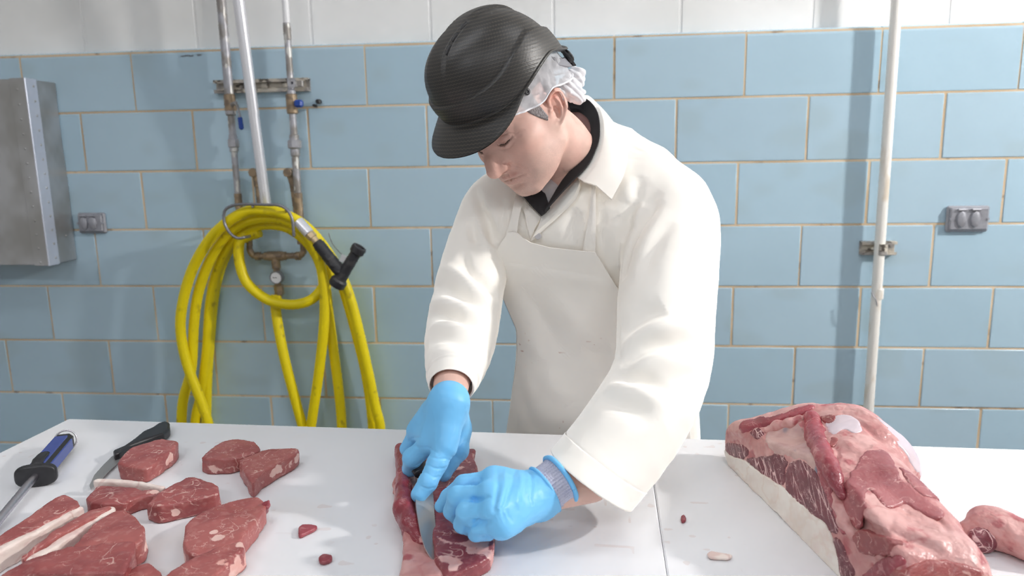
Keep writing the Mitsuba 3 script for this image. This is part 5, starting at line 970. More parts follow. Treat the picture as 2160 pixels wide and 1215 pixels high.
M_rim = fat_mat('cream_fat_rim', (.76, .71, .65), (.70, .62, .56), (.68, .50, .46), .3, .45, (.66, .55, .47))
M_membrane = mat('tan_membrane', dict(type='bumpmap', arbitrary=proc(lambda p, n, uv: fbm(p.x * 110, p.y * 110, p.z * 110, 4), eps=7e-4), scale=.004, bsdf=pr(proc(lambda p, n, uv: mix(mix((.50, .33, .30), (.42, .255, .24), smoothstep(.35, .65, fbm(p.x * 45, p.y * 45, p.z * 45, 4))), (.17, .165, .21), smoothstep(.66, .76, fbm(p.x * 30 + 5, p.y * 30, p.z * 30, 3)))), .36, clearcoat=.25)))
M_silver = mat('silverskin', pr(proc(lambda p, n, uv: mix((.50, .42, .47), (.58, .48, .50), fbm(p.x * 40, p.y * 40, p.z * 40, 3))), .22, clearcoat=.4))
def uvm(v, blobs=()):
    """uv for the meat materials: u = how fatty (plus a slight slope so that the map is regular), v runs along the piece."""
    return np.column_stack([blob_mask(v, blobs) + .05 * v[:, 0] - .02 * v[:, 2], v[:, 1] + .8 * v[:, 2]])
def blob_mask(v, blobs):
    u = np.zeros(len(v))
    for c, r, *a in blobs: u = np.maximum(u, (a[0] if a else 1) * np.exp(-(np.linalg.norm(v - np.asarray(c), axis=1) / r)**2))
    return u
def slab_field(poly, z0, h, r=.0034, dome=.002, rough=.0030, seed=1, flare=.0):
    P2 = np.asarray(poly)[:, :2]; c = P2.mean(0)
    P2 = spline(np.vstack([P2, P2[:1]]), 3)[:-1]
    def fn(p):
        t = np.clip((p[:, 2] - z0) / h, 0, 1); d2 = d_poly(p[:, 0], p[:, 1], P2) - flare * (1 - t)
        rr = np.linalg.norm(p[:, :2] - c.astype(p.dtype), axis=1)
        top = p[:, 2] - (z0 + h + dome * (1 - (rr / .08)**2)); d = smax(smax(d2, top, r), z0 + .0004 - p[:, 2], .0015)
        return (d + rough * 2 * nz(p, 38, seed, 2) + rough * .55 * nz(p, 120, seed + 3, 2)).astype(p.dtype)
    lo, hi = np.append(P2.min(0) - .008 - flare, z0 - .006), np.append(P2.max(0) + .008 + flare, z0 + h + .01); return fn, lo, hi
def drop(m, z):
    """Nothing reaches below the table top."""
    m.vertices[:, 2] = np.maximum(m.vertices[:, 2], z + .0003); return m
def steak(label, poly, h, blobs=(), mat_=None, z0=TZ, seed=1, step=.0026, group=None, **kw):
    fn, lo, hi = slab_field(poly, z0, h, seed=seed, **kw); m = drop(biggest(net(fn, lo, hi, step, project=0, lip=2)), z0)
    k = thing('steak', label, 'steak', group); v = np.array(m.vertices)
    put('lean', m, mat_ or M_steak, k, smooth=True, uv=uvm(v, blobs)); return k
def cap(k, pts, w, h, z0=TZ, seed=5, name='fat_cap', mat_=None, label='white fat along the edge', lean=(0, 0, 0)):
    """A strip of fat on edge: a wall of thickness w along pts, h high."""
    q = spline(pts, 8); q[:, 2] = z0
    def fn(p):
        a = d_chain(np.column_stack([p[:, :2], p[:, 2] * 0]).astype(p.dtype), np.column_stack([q[:, :2], q[:, 0] * 0]), [w / 2] * len(q))
        return smax(smax(a, p[:, 2] - z0 - h, .004), z0 + .0004 - p[:, 2], .001) + .0022 * 2 * nz(p, 40, seed, 2)
    m = drop(biggest(net(fn, np.append(q[:, :2].min(0) - w, z0 - .005), np.append(q[:, :2].max(0) + w, z0 + h + .008), .0026, project=0, lip=2)), z0)
    put(name, m, mat_ or M_fat, k, label, smooth=True)
G = 'cut steaks spread on the left board'
steak('small thick steak lying on the blade of the black-handled boning knife', [(-0.7899, -1.3175, 0.956), (-0.7961, -1.2747, 0.956), (-0.7829, -1.2467, 0.956), (-0.7647, -1.2345, 0.956), (-0.7338, -1.2383, 0.956), (-0.7214, -1.2549, 0.956), (-0.7144, -1.2811, 0.956), (-0.7121, -1.319, 0.956), (-0.715, -1.351, 0.956), (-0.7301, -1.356, 0.956), (-0.7703, -1.3467, 0.956)], .026, [((-0.7153, -1.2909, 0.945), .012), ((-0.7166, -1.3029, 0.942), .010), ((-0.7856, -1.3224, 0.942), .010), ((-0.7856, -1.3128, 0.95), .006)], seed=2, group=G)
steak('round steak touching the wedge-shaped steak near the back edge of the board', [(-0.6484, -1.309, 0.956), (-0.6507, -1.2774, 0.956), (-0.6512, -1.2555, 0.956), (-0.6439, -1.2373, 0.956), (-0.624, -1.2264, 0.956), (-0.5961, -1.2318, 0.956), (-0.5687, -1.2561, 0.956), (-0.5596, -1.272, 0.956), (-0.5661, -1.2897, 0.956), (-0.5827, -1.3051, 0.956), (-0.5937, -1.3149, 0.956), (-0.6084, -1.317, 0.956), (-0.6295, -1.3171, 0.956)], .026, [((-0.6242, -1.3095, 0.942), .014), ((-0.6122, -1.3073, 0.94), .012), ((-0.6403, -1.3044, 0.942), .008)], seed=3, group=G)
steak('wedge-shaped steak with a pale fat flake on its cut side, right of the round steak', [(-0.5777, -1.3152, 0.956), (-0.5549, -1.2762, 0.956), (-0.5276, -1.2616, 0.956), (-0.4998, -1.26, 0.956), (-0.4883, -1.2787, 0.956), (-0.4961, -1.3078, 0.956), (-0.5076, -1.3382, 0.956), (-0.5156, -1.371, 0.956), (-0.5147, -1.3993, 0.956), (-0.5436, -1.3644, 0.956)], .026, [((-0.5002, -1.327, 0.948), .013), ((-0.5074, -1.3404, 0.946), .009), ((-0.4971, -1.2847, 0.948), .011), ((-0.4981, -1.3017, 0.946), .010), ((-0.5239, -1.3662, 0.942), .005)], seed=4, group=G)
k = steak('narrow steak with a white fat strip along its far edge, by the knife tip', [(-0.7672, -1.4091, 0.952), (-0.7375, -1.4114, 0.952), (-0.6991, -1.4168, 0.952), (-0.6607, -1.4231, 0.952), (-0.6487, -1.4274, 0.952), (-0.6485, -1.4389, 0.952), (-0.6661, -1.4454, 0.952), (-0.6773, -1.4578, 0.952), (-0.6821, -1.4686, 0.952), (-0.7051, -1.4729, 0.952), (-0.7343, -1.472, 0.952), (-0.751, -1.4553, 0.952), (-0.7606, -1.4335, 0.952)], .022, [((-0.6587, -1.4305, 0.95), .010)], M_steak2, seed=6, group=G)
cap(k, [(-0.7729, -1.3988, 0.95), (-0.746, -1.3992, 0.95), (-0.7149, -1.4005, 0.95), (-0.6851, -1.4039, 0.95), (-0.6563, -1.4125, 0.95)], .010, .024, seed=7)
steak('chunky steak with a ragged near side, between the narrow steak and the largest one', [(-0.6411, -1.4785, 0.957), (-0.6395, -1.437, 0.957), (-0.6348, -1.3995, 0.957), (-0.6251, -1.386, 0.957), (-0.6065, -1.3924, 0.957), (-0.5773, -1.4054, 0.957), (-0.556, -1.4231, 0.957), (-0.5528, -1.4428, 0.957), (-0.5812, -1.4639, 0.957), (-0.6047, -1.4794, 0.957), (-0.6197, -1.485, 0.957)], .027, [((-0.6021, -1.4708, 0.942), .009), ((-0.5982, -1.4683, 0.948), .005), ((-0.5697, -1.4406, 0.942), .005)], M_steak2, seed=9, group=G)
steak('largest steak, with a sinew in its middle and a ragged right end', [(-0.548, -1.5344, 0.957), (-0.5467, -1.5133, 0.957), (-0.5333, -1.4756, 0.957), (-0.5169, -1.4583, 0.957), (-0.4966, -1.4426, 0.957), (-0.4809, -1.4464, 0.957), (-0.4631, -1.4678, 0.957), (-0.4553, -1.4951, 0.957), (-0.4542, -1.528, 0.957), (-0.4534, -1.552, 0.957), (-0.4525, -1.5711, 0.957), (-0.4665, -1.5839, 0.957), (-0.4834, -1.5981, 0.957), (-0.4977, -1.6051, 0.957), (-0.5182, -1.5886, 0.957)], .027, [((-0.4852, -1.5657, 0.957), .010), ((-0.4961, -1.551, 0.957), .007), ((-0.5432, -1.5563, 0.945), .014), ((-0.5297, -1.5838, 0.942), .014), ((-0.5198, -1.5905, 0.94), .012), ((-0.4674, -1.4631, 0.945), .010)], seed=11, group=G)
shred = biggest(net(lambda p: d_chain(p, [A(*(-0.4691, -1.4574, 0.942)), A(*(-0.4615, -1.468, 0.956)), A(*(-0.456, -1.471, 0.964))], [.006, .0045, .002], .004) + .003 * nz(p, 90, 3, 2), A(*(-0.4666, -1.4589, 0.95)) - .03, A(*(-0.4666, -1.4589, 0.95)) + .03, .0016, project=0))
single('meat_shred', 'upright red shred at the ragged end of the largest steak', 'meat scrap', shred, M_red, smooth=True, uv=uvm(np.array(shred.vertices)))
steak('steak with a broad fat side facing right, in front of the largest steak', [(-0.5051, -1.6775, 0.96), (-0.5033, -1.6525, 0.96), (-0.4938, -1.6255, 0.96), (-0.4772, -1.6017, 0.96), (-0.4534, -1.5708, 0.96), (-0.4367, -1.5863, 0.96), (-0.4385, -1.6113, 0.96), (-0.438, -1.6316, 0.96), (-0.4397, -1.6543, 0.96), (-0.4366, -1.6845, 0.96), (-0.4807, -1.6964, 0.96)], .030, [((-0.4483, -1.5808, 0.95), .016), ((-0.4425, -1.6053, 0.948), .018), ((-0.444, -1.6224, 0.946), .018), ((-0.441, -1.5847, 0.942), .014)], seed=13, group=G)
k = steak('long steak with a thick white fat side, nearest the honing steel', [(-0.7832, -1.6213, 0.96), (-0.7826, -1.583, 0.96), (-0.7827, -1.5433, 0.96), (-0.7852, -1.4971, 0.96), (-0.7839, -1.4682, 0.96), (-0.7782, -1.463, 0.96), (-0.7589, -1.4695, 0.96), (-0.7388, -1.4871, 0.96), (-0.7339, -1.497, 0.96), (-0.7402, -1.5254, 0.96), (-0.7451, -1.5622, 0.96), (-0.762, -1.607, 0.96), (-0.7664, -1.6308, 0.96)], .030, seed=15, group=G)
cap(k, [(-0.7622, -1.6359, 0.958), (-0.7591, -1.6107, 0.958), (-0.7523, -1.5859, 0.958), (-0.7442, -1.5609, 0.958), (-0.7385, -1.528, 0.958), (-0.7328, -1.4957, 0.958)], .013, .029, seed=16)
k = steak('strip of steak with a white fat side, between the long and the oval steak', [(-0.6985, -1.4946, 0.96), (-0.6915, -1.4896, 0.96), (-0.683, -1.4964, 0.96), (-0.6893, -1.5207, 0.96), (-0.6945, -1.5506, 0.96), (-0.7013, -1.5821, 0.96), (-0.7073, -1.6224, 0.96), (-0.7064, -1.6336, 0.96), (-0.7138, -1.6271, 0.96), (-0.7146, -1.6056, 0.96), (-0.7138, -1.5601, 0.96), (-0.7117, -1.5148, 0.96)], .030, seed=17, group=G)
cap(k, [(-0.687, -1.4952, 0.956), (-0.689, -1.5218, 0.956), (-0.6922, -1.5545, 0.956), (-0.6957, -1.5846, 0.956), (-0.6989, -1.6104, 0.956), (-0.7044, -1.6267, 0.956)], .016, .027, seed=18)
steak('oval steak with a fat rim at its right end, leaning on the fat strip', [(-0.659, -1.607, 0.962), (-0.6673, -1.5756, 0.962), (-0.675, -1.5406, 0.962), (-0.6707, -1.5146, 0.962), (-0.6546, -1.5082, 0.962), (-0.6312, -1.5198, 0.962), (-0.6051, -1.5433, 0.962), (-0.5864, -1.5661, 0.962), (-0.5788, -1.5848, 0.962), (-0.5846, -1.5982, 0.962), (-0.6095, -1.5981, 0.962), (-0.6228, -1.6027, 0.962), (-0.6336, -1.6107, 0.962)], .032, [((-0.6021, -1.5424, 0.946), .012), ((-0.5933, -1.5615, 0.946), .012), ((-0.5922, -1.5769, 0.944), .014)], seed=19, group=G)
steak('dark ragged steak in front of the oval steak', [(-0.6974, -1.6947, 0.966), (-0.697, -1.668, 0.966), (-0.693, -1.6562, 0.966), (-0.684, -1.63, 0.966), (-0.6543, -1.6154, 0.966), (-0.6174, -1.6038, 0.966), (-0.5837, -1.5989, 0.966), (-0.5726, -1.6098, 0.966), (-0.5633, -1.6302, 0.966), (-0.5564, -1.6498, 0.966), (-0.5508, -1.6656, 0.966), (-0.5845, -1.668, 0.966), (-0.6249, -1.6756, 0.966), (-0.6674, -1.6802, 0.966), (-0.6686, -1.7017, 0.966)], .036, [((-0.599, -1.6333, 0.95), .009), ((-0.6097, -1.6407, 0.95), .010), ((-0.6637, -1.6526, 0.955), .006), ((-0.6453, -1.6465, 0.95), .008)], M_steak2, seed=21, group=G, rough=.0034)
steak('small flat piece of steak between the dark ragged steak and the fat-sided one', [(-0.5697, -1.6477, 0.948), (-0.5622, -1.6291, 0.948), (-0.5542, -1.615, 0.948), (-0.5365, -1.6256, 0.948), (-0.5222, -1.6345, 0.948), (-0.5102, -1.6592, 0.948), (-0.5537, -1.6715, 0.948)], .018, seed=23, group=G)
def scrap(label, poly, h, mat_, seed): 
    fn, lo, hi = slab_field(poly, TZ, h, r=.002, dome=.0005, rough=.0014, seed=seed); m = drop(biggest(net(fn, lo, hi, .0014, project=0)), TZ); v = np.array(m.vertices)
    single('meat_scrap', label, 'meat scrap', m, mat_, smooth=True, uv=uvm(v))
scrap('small dark red scrap of meat alone on the board right of the largest steak', [(-0.406, -1.4887, 0.935), (-0.4016, -1.4803, 0.935), (-0.382, -1.4817, 0.935), (-0.3784, -1.4895, 0.935), (-0.3868, -1.502, 0.935), (-0.3941, -1.5115, 0.935), (-0.3998, -1.5042, 0.935)], .006, M_red, 31)
scrap('tiny red scrap of meat near the lower edge of the left board', [(-0.3484, -1.5642, 0.935), (-0.3444, -1.5559, 0.935), (-0.333, -1.5586, 0.935), (-0.3292, -1.5675, 0.935), (-0.3358, -1.5758, 0.935), (-0.3435, -1.5741, 0.935)], .006, M_red, 32)
scrap('tiny red crumb of meat on the right board near the seam', [(0.1414, -1.4179, 0.933), (0.1461, -1.4134, 0.933), (0.1471, -1.4259, 0.933), (0.1421, -1.4331, 0.933), (0.14, -1.4291, 0.933)], .004, M_red, 33)
scrap('small white shaving of fat on the right board', [(0.1609, -1.5176, 0.934), (0.1682, -1.5102, 0.934), (0.1798, -1.514, 0.934), (0.1941, -1.5188, 0.934), (0.188, -1.5283, 0.934), (0.1742, -1.5281, 0.934), (0.163, -1.5266, 0.934)], .005, M_fat, 34)
# ---------------------------------------------------------------- the piece he is trimming
k = thing('meat_slab', 'marbled piece of beef being trimmed under the two gloved hands', 'meat')
fn, lo, hi = slab_field([(-0.2593, -1.3247, 0.957), (-0.2621, -1.2674, 0.957), (-0.2211, -1.2447, 0.957), (-0.2029, -1.2289, 0.957), (-0.1896, -1.2282, 0.957), (-0.1893, -1.2571, 0.957), (-0.1744, -1.3029, 0.957), (-0.1612, -1.3625, 0.957), (-0.1377, -1.4397, 0.957), (-0.121, -1.5072, 0.957), (-0.1163, -1.5557, 0.957), (-0.121, -1.5764, 0.957), (-0.1437, -1.5976, 0.957), (-0.1617, -1.6136, 0.957), (-0.1793, -1.5991, 0.957), (-0.2025, -1.5254, 0.957), (-0.2276, -1.4456, 0.957)], TZ, .027, seed=41, rough=.0028)
m = drop(biggest(net(fn, lo, hi, .0024, project=0, lip=2)), TZ); v = np.array(m.vertices)
M_slab = meat_mat('marbled_slab', (.27, .058, .066), (.20, .040, .048), (.66, .40, .36), 1.2, 34., .34)
put('lean', m, M_slab, k, smooth=True, uv=uvm(v, [((-0.2062, -1.3281, 0.96), .018, .6), ((-0.2241, -1.2821, 0.96), .014, .5), ((-0.1927, -1.3709, 0.96), .014, .6), ((-0.1461, -1.563, 0.96), .036, .56), ((-0.1625, -1.5921, 0.96), .032, .60), ((-0.128, -1.5616, 0.95), .028, .60), ((-0.1843, -1.5419, 0.96), .018, .46), ((-0.1194, -1.5318, 0.95), .02, .52)]))
fn, lo, hi = slab_field([(-0.3214, -1.2402, 0.95), (-0.298, -1.2532, 0.95), (-0.2686, -1.3369, 0.95), (-0.2407, -1.4326, 0.95), (-0.2159, -1.5007, 0.95), (-0.1959, -1.549, 0.95), (-0.1788, -1.5874, 0.95), (-0.171, -1.6091, 0.95), (-0.1992, -1.6183, 0.95), (-0.225, -1.6098, 0.95), (-0.2337, -1.5633, 0.95), (-0.2475, -1.5029, 0.95), (-0.2745, -1.4348, 0.95), (-0.3017, -1.3477, 0.95)], TZ, .018, seed=43, rough=.0036, flare=.002)
put('fat_layer', drop(biggest(net(fn, lo, hi, .0024, project=0, lip=2)), TZ), M_pfat, k, 'pale fat layer peeled to the left', smooth=True)
fl = [A(*(-0.3197, -1.2338, 0.95)), A(*(-0.2932, -1.3246, 0.956)), A(*(-0.2709, -1.4127, 0.962)), A(*(-0.2546, -1.4697, 0.961)), A(*(-0.2363, -1.5066, 0.956)), A(*(-0.2209, -1.5283, 0.951)), A(*(-0.2126, -1.5371, 0.948))]
def d_flap(p): return smin(d_chain(p, fl, [.009, .010, .011, .013, .012, .009, .005], .006), d_chain(p, [q - A(0, 0, .012) for q in fl], [.010, .010, .010, .012, .012, .010, .006], .006), .008) + .0032 * nz(p, 55, 44, 2) * 2
m = drop(biggest(net(d_flap, np.min(fl, 0) - .03, np.max(fl, 0) + .03, .0022, project=0, lip=2)), TZ); v = np.array(m.vertices)
put('flap', m, M_red, k, 'dark red flap of muscle beside the blade', smooth=True, uv=uvm(v, [((-0.2096, -1.5356, 0.95), .008)]))
m = biggest(net(lambda p: d_chain(p, [A(*(-0.2934, -1.3388, 0.942)), A(*(-0.2982, -1.3513, 0.938)), A(*(-0.295, -1.3728, 0.934))], [.010, .007, .004], .006) + .006 * nz(p, 80, 46, 2), A(*(-0.2948, -1.3519, 0.94)) - .035, A(*(-0.2948, -1.3519, 0.94)) + .035, .002, project=0))
put('torn_edge', drop(m, TZ), M_pfat, k, smooth=True)
# ---------------------------------------------------------------- knives and honing steel
M_blade = mat('knife_steel', dict(type='bumpmap', arbitrary=proc(lambda p, n, uv: fbm(p.x * 90, p.y * 90, p.z * 90, 3), eps=8e-4), scale=.0004, bsdf=pr((.40, .395, .385), .34, metallic=.65)))
M_handle = mat('black_handle', pr(proc(lambda p, n, uv: mix((.010, .010, .012), (.022, .022, .025), fbm(p.x * 60, p.y * 60, p.z * 60, 3))), .38))
k = thing('boning_knife', 'curved boning knife in the right gloved hand, its blade in the meat', 'knife')
L_ = spline([(-0.2467, -1.4006, 0.98), (-0.2375, -1.4695, 0.976), (-0.2245, -1.5151, 0.968), (-0.2091, -1.5539, 0.957), (-0.1964, -1.5738, 0.949), (-0.1746, -1.5867, 0.936)], 8)
R_ = spline([(-0.2404, -1.3831, 0.976), (-0.222, -1.4298, 0.968), (-0.208, -1.4855, 0.96), (-0.1981, -1.5223, 0.952), (-0.1856, -1.5572, 0.943), (-0.1729, -1.586, 0.935)], 8)
g = np.stack([L_ * (1 - t) + R_ * t for t in np.linspace(0, 1, 5)], 1); put('blade', sheet(g, .0016), M_blade, k, 'steel blade', smooth=40)
put('handle', tube(spline([(-0.2456, -1.3962, 0.978), (-0.2566, -1.3759, 0.984), (-0.2577, -1.3491, 0.996), (-0.2589, -1.2989, 1.012), (-0.2602, -1.2654, 1.02)], 6), [.0095] * 4 + [.011] * 20 + [.0125], 14, flat=(1.15, .8)), M_handle, k, smooth=True)
k = thing('boning_knife', 'black-handled boning knife lying on the board, partly under a small steak', 'knife')
hp = Polygon(np.array([(-0.8325, -1.1353, 0.942), (-0.825, -1.122, 0.942), (-0.8119, -1.1294, 0.942), (-0.7923, -1.1613, 0.942), (-0.7892, -1.1868, 0.942), (-0.8008, -1.2065, 0.942), (-0.8103, -1.2241, 0.942), (-0.8197, -1.2455, 0.942), (-0.8176, -1.2786, 0.942), (-0.8221, -1.2853, 0.942), (-0.8358, -1.2692, 0.942), (-0.8294, -1.2481, 0.942), (-0.8314, -1.214, 0.942), (-0.8369, -1.1775, 0.942), (-0.8313, -1.1573, 0.942)])[:, :2])
core = hp.buffer(-.0035)
def d_kh(p): return smax(d_poly(p[:, 0], p[:, 1], np.array(hp.exterior.coords)[:-1]), np.abs(p[:, 2] - TZ - .0098) - .0092, .006)
b = hp.bounds; put('handle', biggest(net(d_kh, (b[0] - .01, b[1] - .01, TZ - .004), (b[2] + .01, b[3] + .01, TZ + .025), .0019)), M_handle, k, 'black plastic handle', smooth=True)
bl = Polygon(np.array([(-0.8343, -1.2591, 0.936), (-0.8198, -1.2701, 0.936), (-0.8108, -1.2982, 0.936), (-0.8016, -1.3416, 0.936), (-0.7896, -1.3813, 0.936), (-0.7896, -1.3947, 0.936), (-0.801, -1.382, 0.936), (-0.8195, -1.3438, 0.936), (-0.8306, -1.3056, 0.936), (-0.8396, -1.268, 0.936)])[:, :2])
m = trimesh.creation.extrude_polygon(bl.buffer(.0), .0018, engine='earcut'); m.apply_translation((0, 0, TZ + .0042)); put('blade', m, M_blade, k, 'steel blade', smooth=False)
k = thing('honing_steel', 'honing steel with a blue and black handle at the left edge of the board', 'honing steel')
s0, s1, s2 = A(*(-0.9501, -1.2398, 0.949)), A(*(-0.8975, -1.3738, 0.949)), A(*(-0.8153, -1.6044, 0.938)); ax = nrm(s1 - s0); sd = nrm(np.cross(ax, [0, 0, 1])); upv = np.cross(sd, ax)
def prism(a, b, w, h, bev, off=(0, 0)):
    pts = []
    for q, sc in ((a, 1), (b, 1)):
        for x_, y_ in ((w - bev, h), (w, h - bev), (w, -h + bev), (w - bev, -h), (-w + bev, -h), (-w, -h + bev), (-w, h - bev), (-w + bev, h)): pts.append(q + sd * (x_ + off[0]) + upv * (y_ + off[1]))
    return trimesh.convex.convex_hull(np.array(pts))
put('handle', prism(s0, s1, .0155, .0150, .006), M_handle, k, 'black handle core', smooth=30)
M_bluep = mat('blue_plastic', pr(proc(lambda p, n, uv: mix((.035, .060, .235), (.05, .075, .26), fbm(p.x * 70, p.y * 70, p.z * 70, 3))), .35))
put('panel', prism(s0 + ax * .014, s1 - ax * .006, .0105, .002, .0008, (0, .0148)), M_bluep, k, 'blue grip panel', smooth=30)
for s in (-1, 1): put('panel', prism(s0 + ax * .014, s1 - ax * .006, .002, .0095, .0008, (s * .0152, 0)), M_bluep, k, 'blue grip panel', smooth=30)
put('end_cap', lathe(s0 + ax * .004, s0 - ax * .012, [(0, 0), (0, .0150), (.008, .0135), (.014, .0105), (.016, 0)], 16), M_handle, k)
rg = s0 - ax * .006; a = np.linspace(0, 2 * np.pi, 33); put('ring', tube([rg + upv * (.0175 * np.cos(t)) + sd * (.0185 * np.sin(t)) - ax * (.006 * np.cos(t)) for t in a], .0015, 8, closed_ends=False), M_steel, k, 'wire hanging ring', smooth=True)
def d_guard(p):
    q = p - s1.astype(p.dtype); u, w_, t = q @ sd.astype(p.dtype), q @ upv.astype(p.dtype), q @ ax.astype(p.dtype)
    return smax((np.abs(u / .031)**3.2 + np.abs(w_ / .0185)**3.2)**(1 / 3.2) * .024 - .024, np.abs(t - .004) - .0075, .006)
put('guard', biggest(net(d_guard, s1 - .045, s1 + .045, .0020)), M_handle, k, smooth=True)
put('thumb_rest', tube(spline([s1 + upv * .014, s1 - ax * .015 + upv * .019, s1 - ax * .036 + upv * .0185 + sd * .0, s1 - ax * .048 + upv * .0165], 5), [.0075] * 6 + [.0068] * 6 + [.0055] * 4, 12, flat=(1.2, .7)), M_handle, k, smooth=True)
put('rod', rod(s1 + ax * .008, s2, .0062, 18, .002), M_steel, k, 'grey steel rod', smooth=40)
# ---------------------------------------------------------------- the large roast on the right
CUT_A, CUT_B, CUT_T = A(*(0.2394, -1.195, 0.93)), A(*(0.3188, -1.5513, 0.93)), A(*(0.3226, -1.5063, 1.045))
CUT_N = nrm(np.cross(CUT_B - CUT_A, CUT_T - CUT_A)); CUT_N = CUT_N if CUT_N @ (cam_at - CUT_A) > 0 else -CUT_N
R_BLOBS = [([(0.2629, -1.2222, 0.968), (0.3154, -1.2568, 0.986), (0.3532, -1.2799, 0.994)], [.036, .048, .056]),
           ([(0.3516, -1.2849, 0.996), (0.4024, -1.3151, 1.002), (0.4244, -1.3606, 0.992)], [.054, .068, .062]),
           ([(0.2644, -1.2525, 0.964), (0.3076, -1.4176, 0.975), (0.3147, -1.5345, 0.975), (0.3111, -1.611, 0.97)], [.036, .060, .066, .056]),
           ([(0.3798, -1.392, 0.994), (0.3921, -1.4797, 0.988), (0.417, -1.5407, 0.976), (0.4129, -1.5873, 0.972)], [.066, .060, .048, .043]),
           ([(0.3393, -1.458, 0.982), (0.3495, -1.5639, 0.974), (0.365, -1.6071, 0.97)], [.058, .050, .043]),
           ([(0.3453, -1.5905, 0.968), (0.4128, -1.6053, 0.968)], [.042, .044])]
def d_roast(p):
    d = None
    for pts, rs in R_BLOBS:
        e = d_chain(p, pts, rs); d = e if d is None else smin(d, e, .028)
    d = smax(d, d_plane(p, CUT_A, CUT_N), .009)
    return smax(d, TZ + .0006 - p[:, 2], .004)
#END_BASE
R_GROOVE = [(0.3279, -1.5126, 1.0405), (0.3271, -1.5332, 1.0317), (0.3285, -1.5473, 1.0184), (0.3298, -1.5585, 1.0081), (0.3354, -1.5816, 1.0118), (0.3426, -1.6068, 1.0182)]
R_FOLDS = [(-.005, .005, spline([(0.3825, -1.3298, 1.0653), (0.3957, -1.35, 1.0622), (0.4058, -1.3706, 1.0596), (0.4126, -1.3987, 1.0545), (0.4225, -1.4062, 1.0487)], 4)), (-.003, .004, [(0.3403, -1.3252, 1.0431), (0.3314, -1.3349, 1.0295), (0.3184, -1.4008, 1.037), (0.3114, -1.4449, 1.0397)]), (.006, .010, [(0.3946, -1.3199, 1.0693), (0.4126, -1.3324, 1.0669), (0.4246, -1.3488, 1.0599), (0.4311, -1.378, 1.0536), (0.4427, -1.3985, 1.0414)]),
  (.005, .009, [(0.3569, -1.5952, 1.0248), (0.3761, -1.6067, 1.0203), (0.392, -1.6165, 1.017), (0.4083, -1.6247, 1.0129)]), (-.004, .005, [(0.3474, -1.6019, 1.0242), (0.3646, -1.6143, 1.0194), (0.3816, -1.6217, 1.0157), (0.3963, -1.63, 1.01)]), (.004, .007, [(0.3339, -1.5915, 0.9808), (0.3425, -1.6184, 1.0028), (0.3568, -1.6346, 1.011), (0.3758, -1.6363, 1.0073)]), (-.004, .006, [(0.3285, -1.575, 0.9667), (0.3387, -1.6094, 0.9877), (0.3499, -1.6358, 1.0087)]),
  (-.003, .004, [(0.3483, -1.404, 1.0506), (0.3465, -1.4353, 1.0477), (0.3285, -1.4785, 1.044), (0.3284, -1.5024, 1.0421)]), (.004, .008, [(0.3549, -1.4089, 1.0527), (0.3655, -1.4263, 1.0533), (0.365, -1.4511, 1.0504)]), (-.003, .0035, [(0.2981, -1.3067, 1.0225), (0.2856, -1.3302, 1.0166), (0.2846, -1.3535, 1.0115)]), (-.003, .0035, [(0.2647, -1.2707, 0.9997), (0.2754, -1.3065, 1.0092), (0.28, -1.3369, 1.0043)]), (.004, .006, [(0.2471, -1.1937, 0.9761), (0.2555, -1.2336, 0.9926), (0.265, -1.2694, 1.0018)]), (-.004, .0045, [(0.4052, -1.5551, 1.021), (0.4188, -1.5641, 1.0202), (0.4202, -1.5876, 1.0191), (0.4064, -1.6063, 1.0193)])]
def d_rbody(p):
    d = d_roast(p) + .0045 * 2 * nz(p, 22, 50, 3) * .6
    g = local(p, R_GROOVE[2], .16, lambda w: d_chain(w, R_GROOVE, [.004, .008, .010, .010, .008, .004]), .02); return smax(d, -g, .006)
roast = thing('beef_roast', 'large marbled beef roast with a white fat rim on the right board', 'roast')
rb = biggest(net(d_rbody, (.22, -1.70, .92), (.54, -1.15, 1.10), .0026, project=1)); v, n = np.array(rb.vertices), vnormals(rb)
rb.vertices = v + n * (fold_field(v, R_FOLDS) + .0016 * nz(v, 75, 52, 3) * 2)[:, None]; drop(rb, TZ)
put('body', rb, M_pfat, roast, 'pink fat and membrane', smooth=True)
def patch(name, pts, mat_, lift=.0015, seed=0, rag=.009, label=None, step=.0022, uvz=True):
    """A muscle or film lying in the roast's surface: the part of a slightly larger roast inside a ragged outline."""
    q = np.array(pts); c = q.mean(0); _, _, W = np.linalg.svd(q - c); q2 = (q - c) @ W[:2].T; W32 = W.astype(np.float32); c32 = c.astype(np.float32)
    q2 = spline(np.vstack([q2, q2[:1]]), 3)[:-1]
    def fn(p):
        w = (p - c32) @ W32.T; b = d_roast(p) + .0045 * 2 * nz(p, 22, 50, 3) * .6; near = np.abs(b) < .02; d2 = np.full(len(p), .02, np.float32)
        if near.any(): d2[near] = d_poly(w[near, 0], w[near, 1], q2) - .002 + rag * 2 * nz(p[near], 70, seed, 3)
        s = smax(b - lift - .0012 * nz(p, 60, seed + 1, 2), -(b + .008), .001); return smax(smax(s, d2 * .8, .0022), np.abs(w[:, 2]) - .06, .001)
    m = biggest(net(fn, q.min(0) - .014, q.max(0) + .014, step, project=0, lip=2.2)); v = np.array(m.vertices); drop(m, TZ)
    return put(name, m, mat_, roast, label, smooth=True, uv=uvm(v))
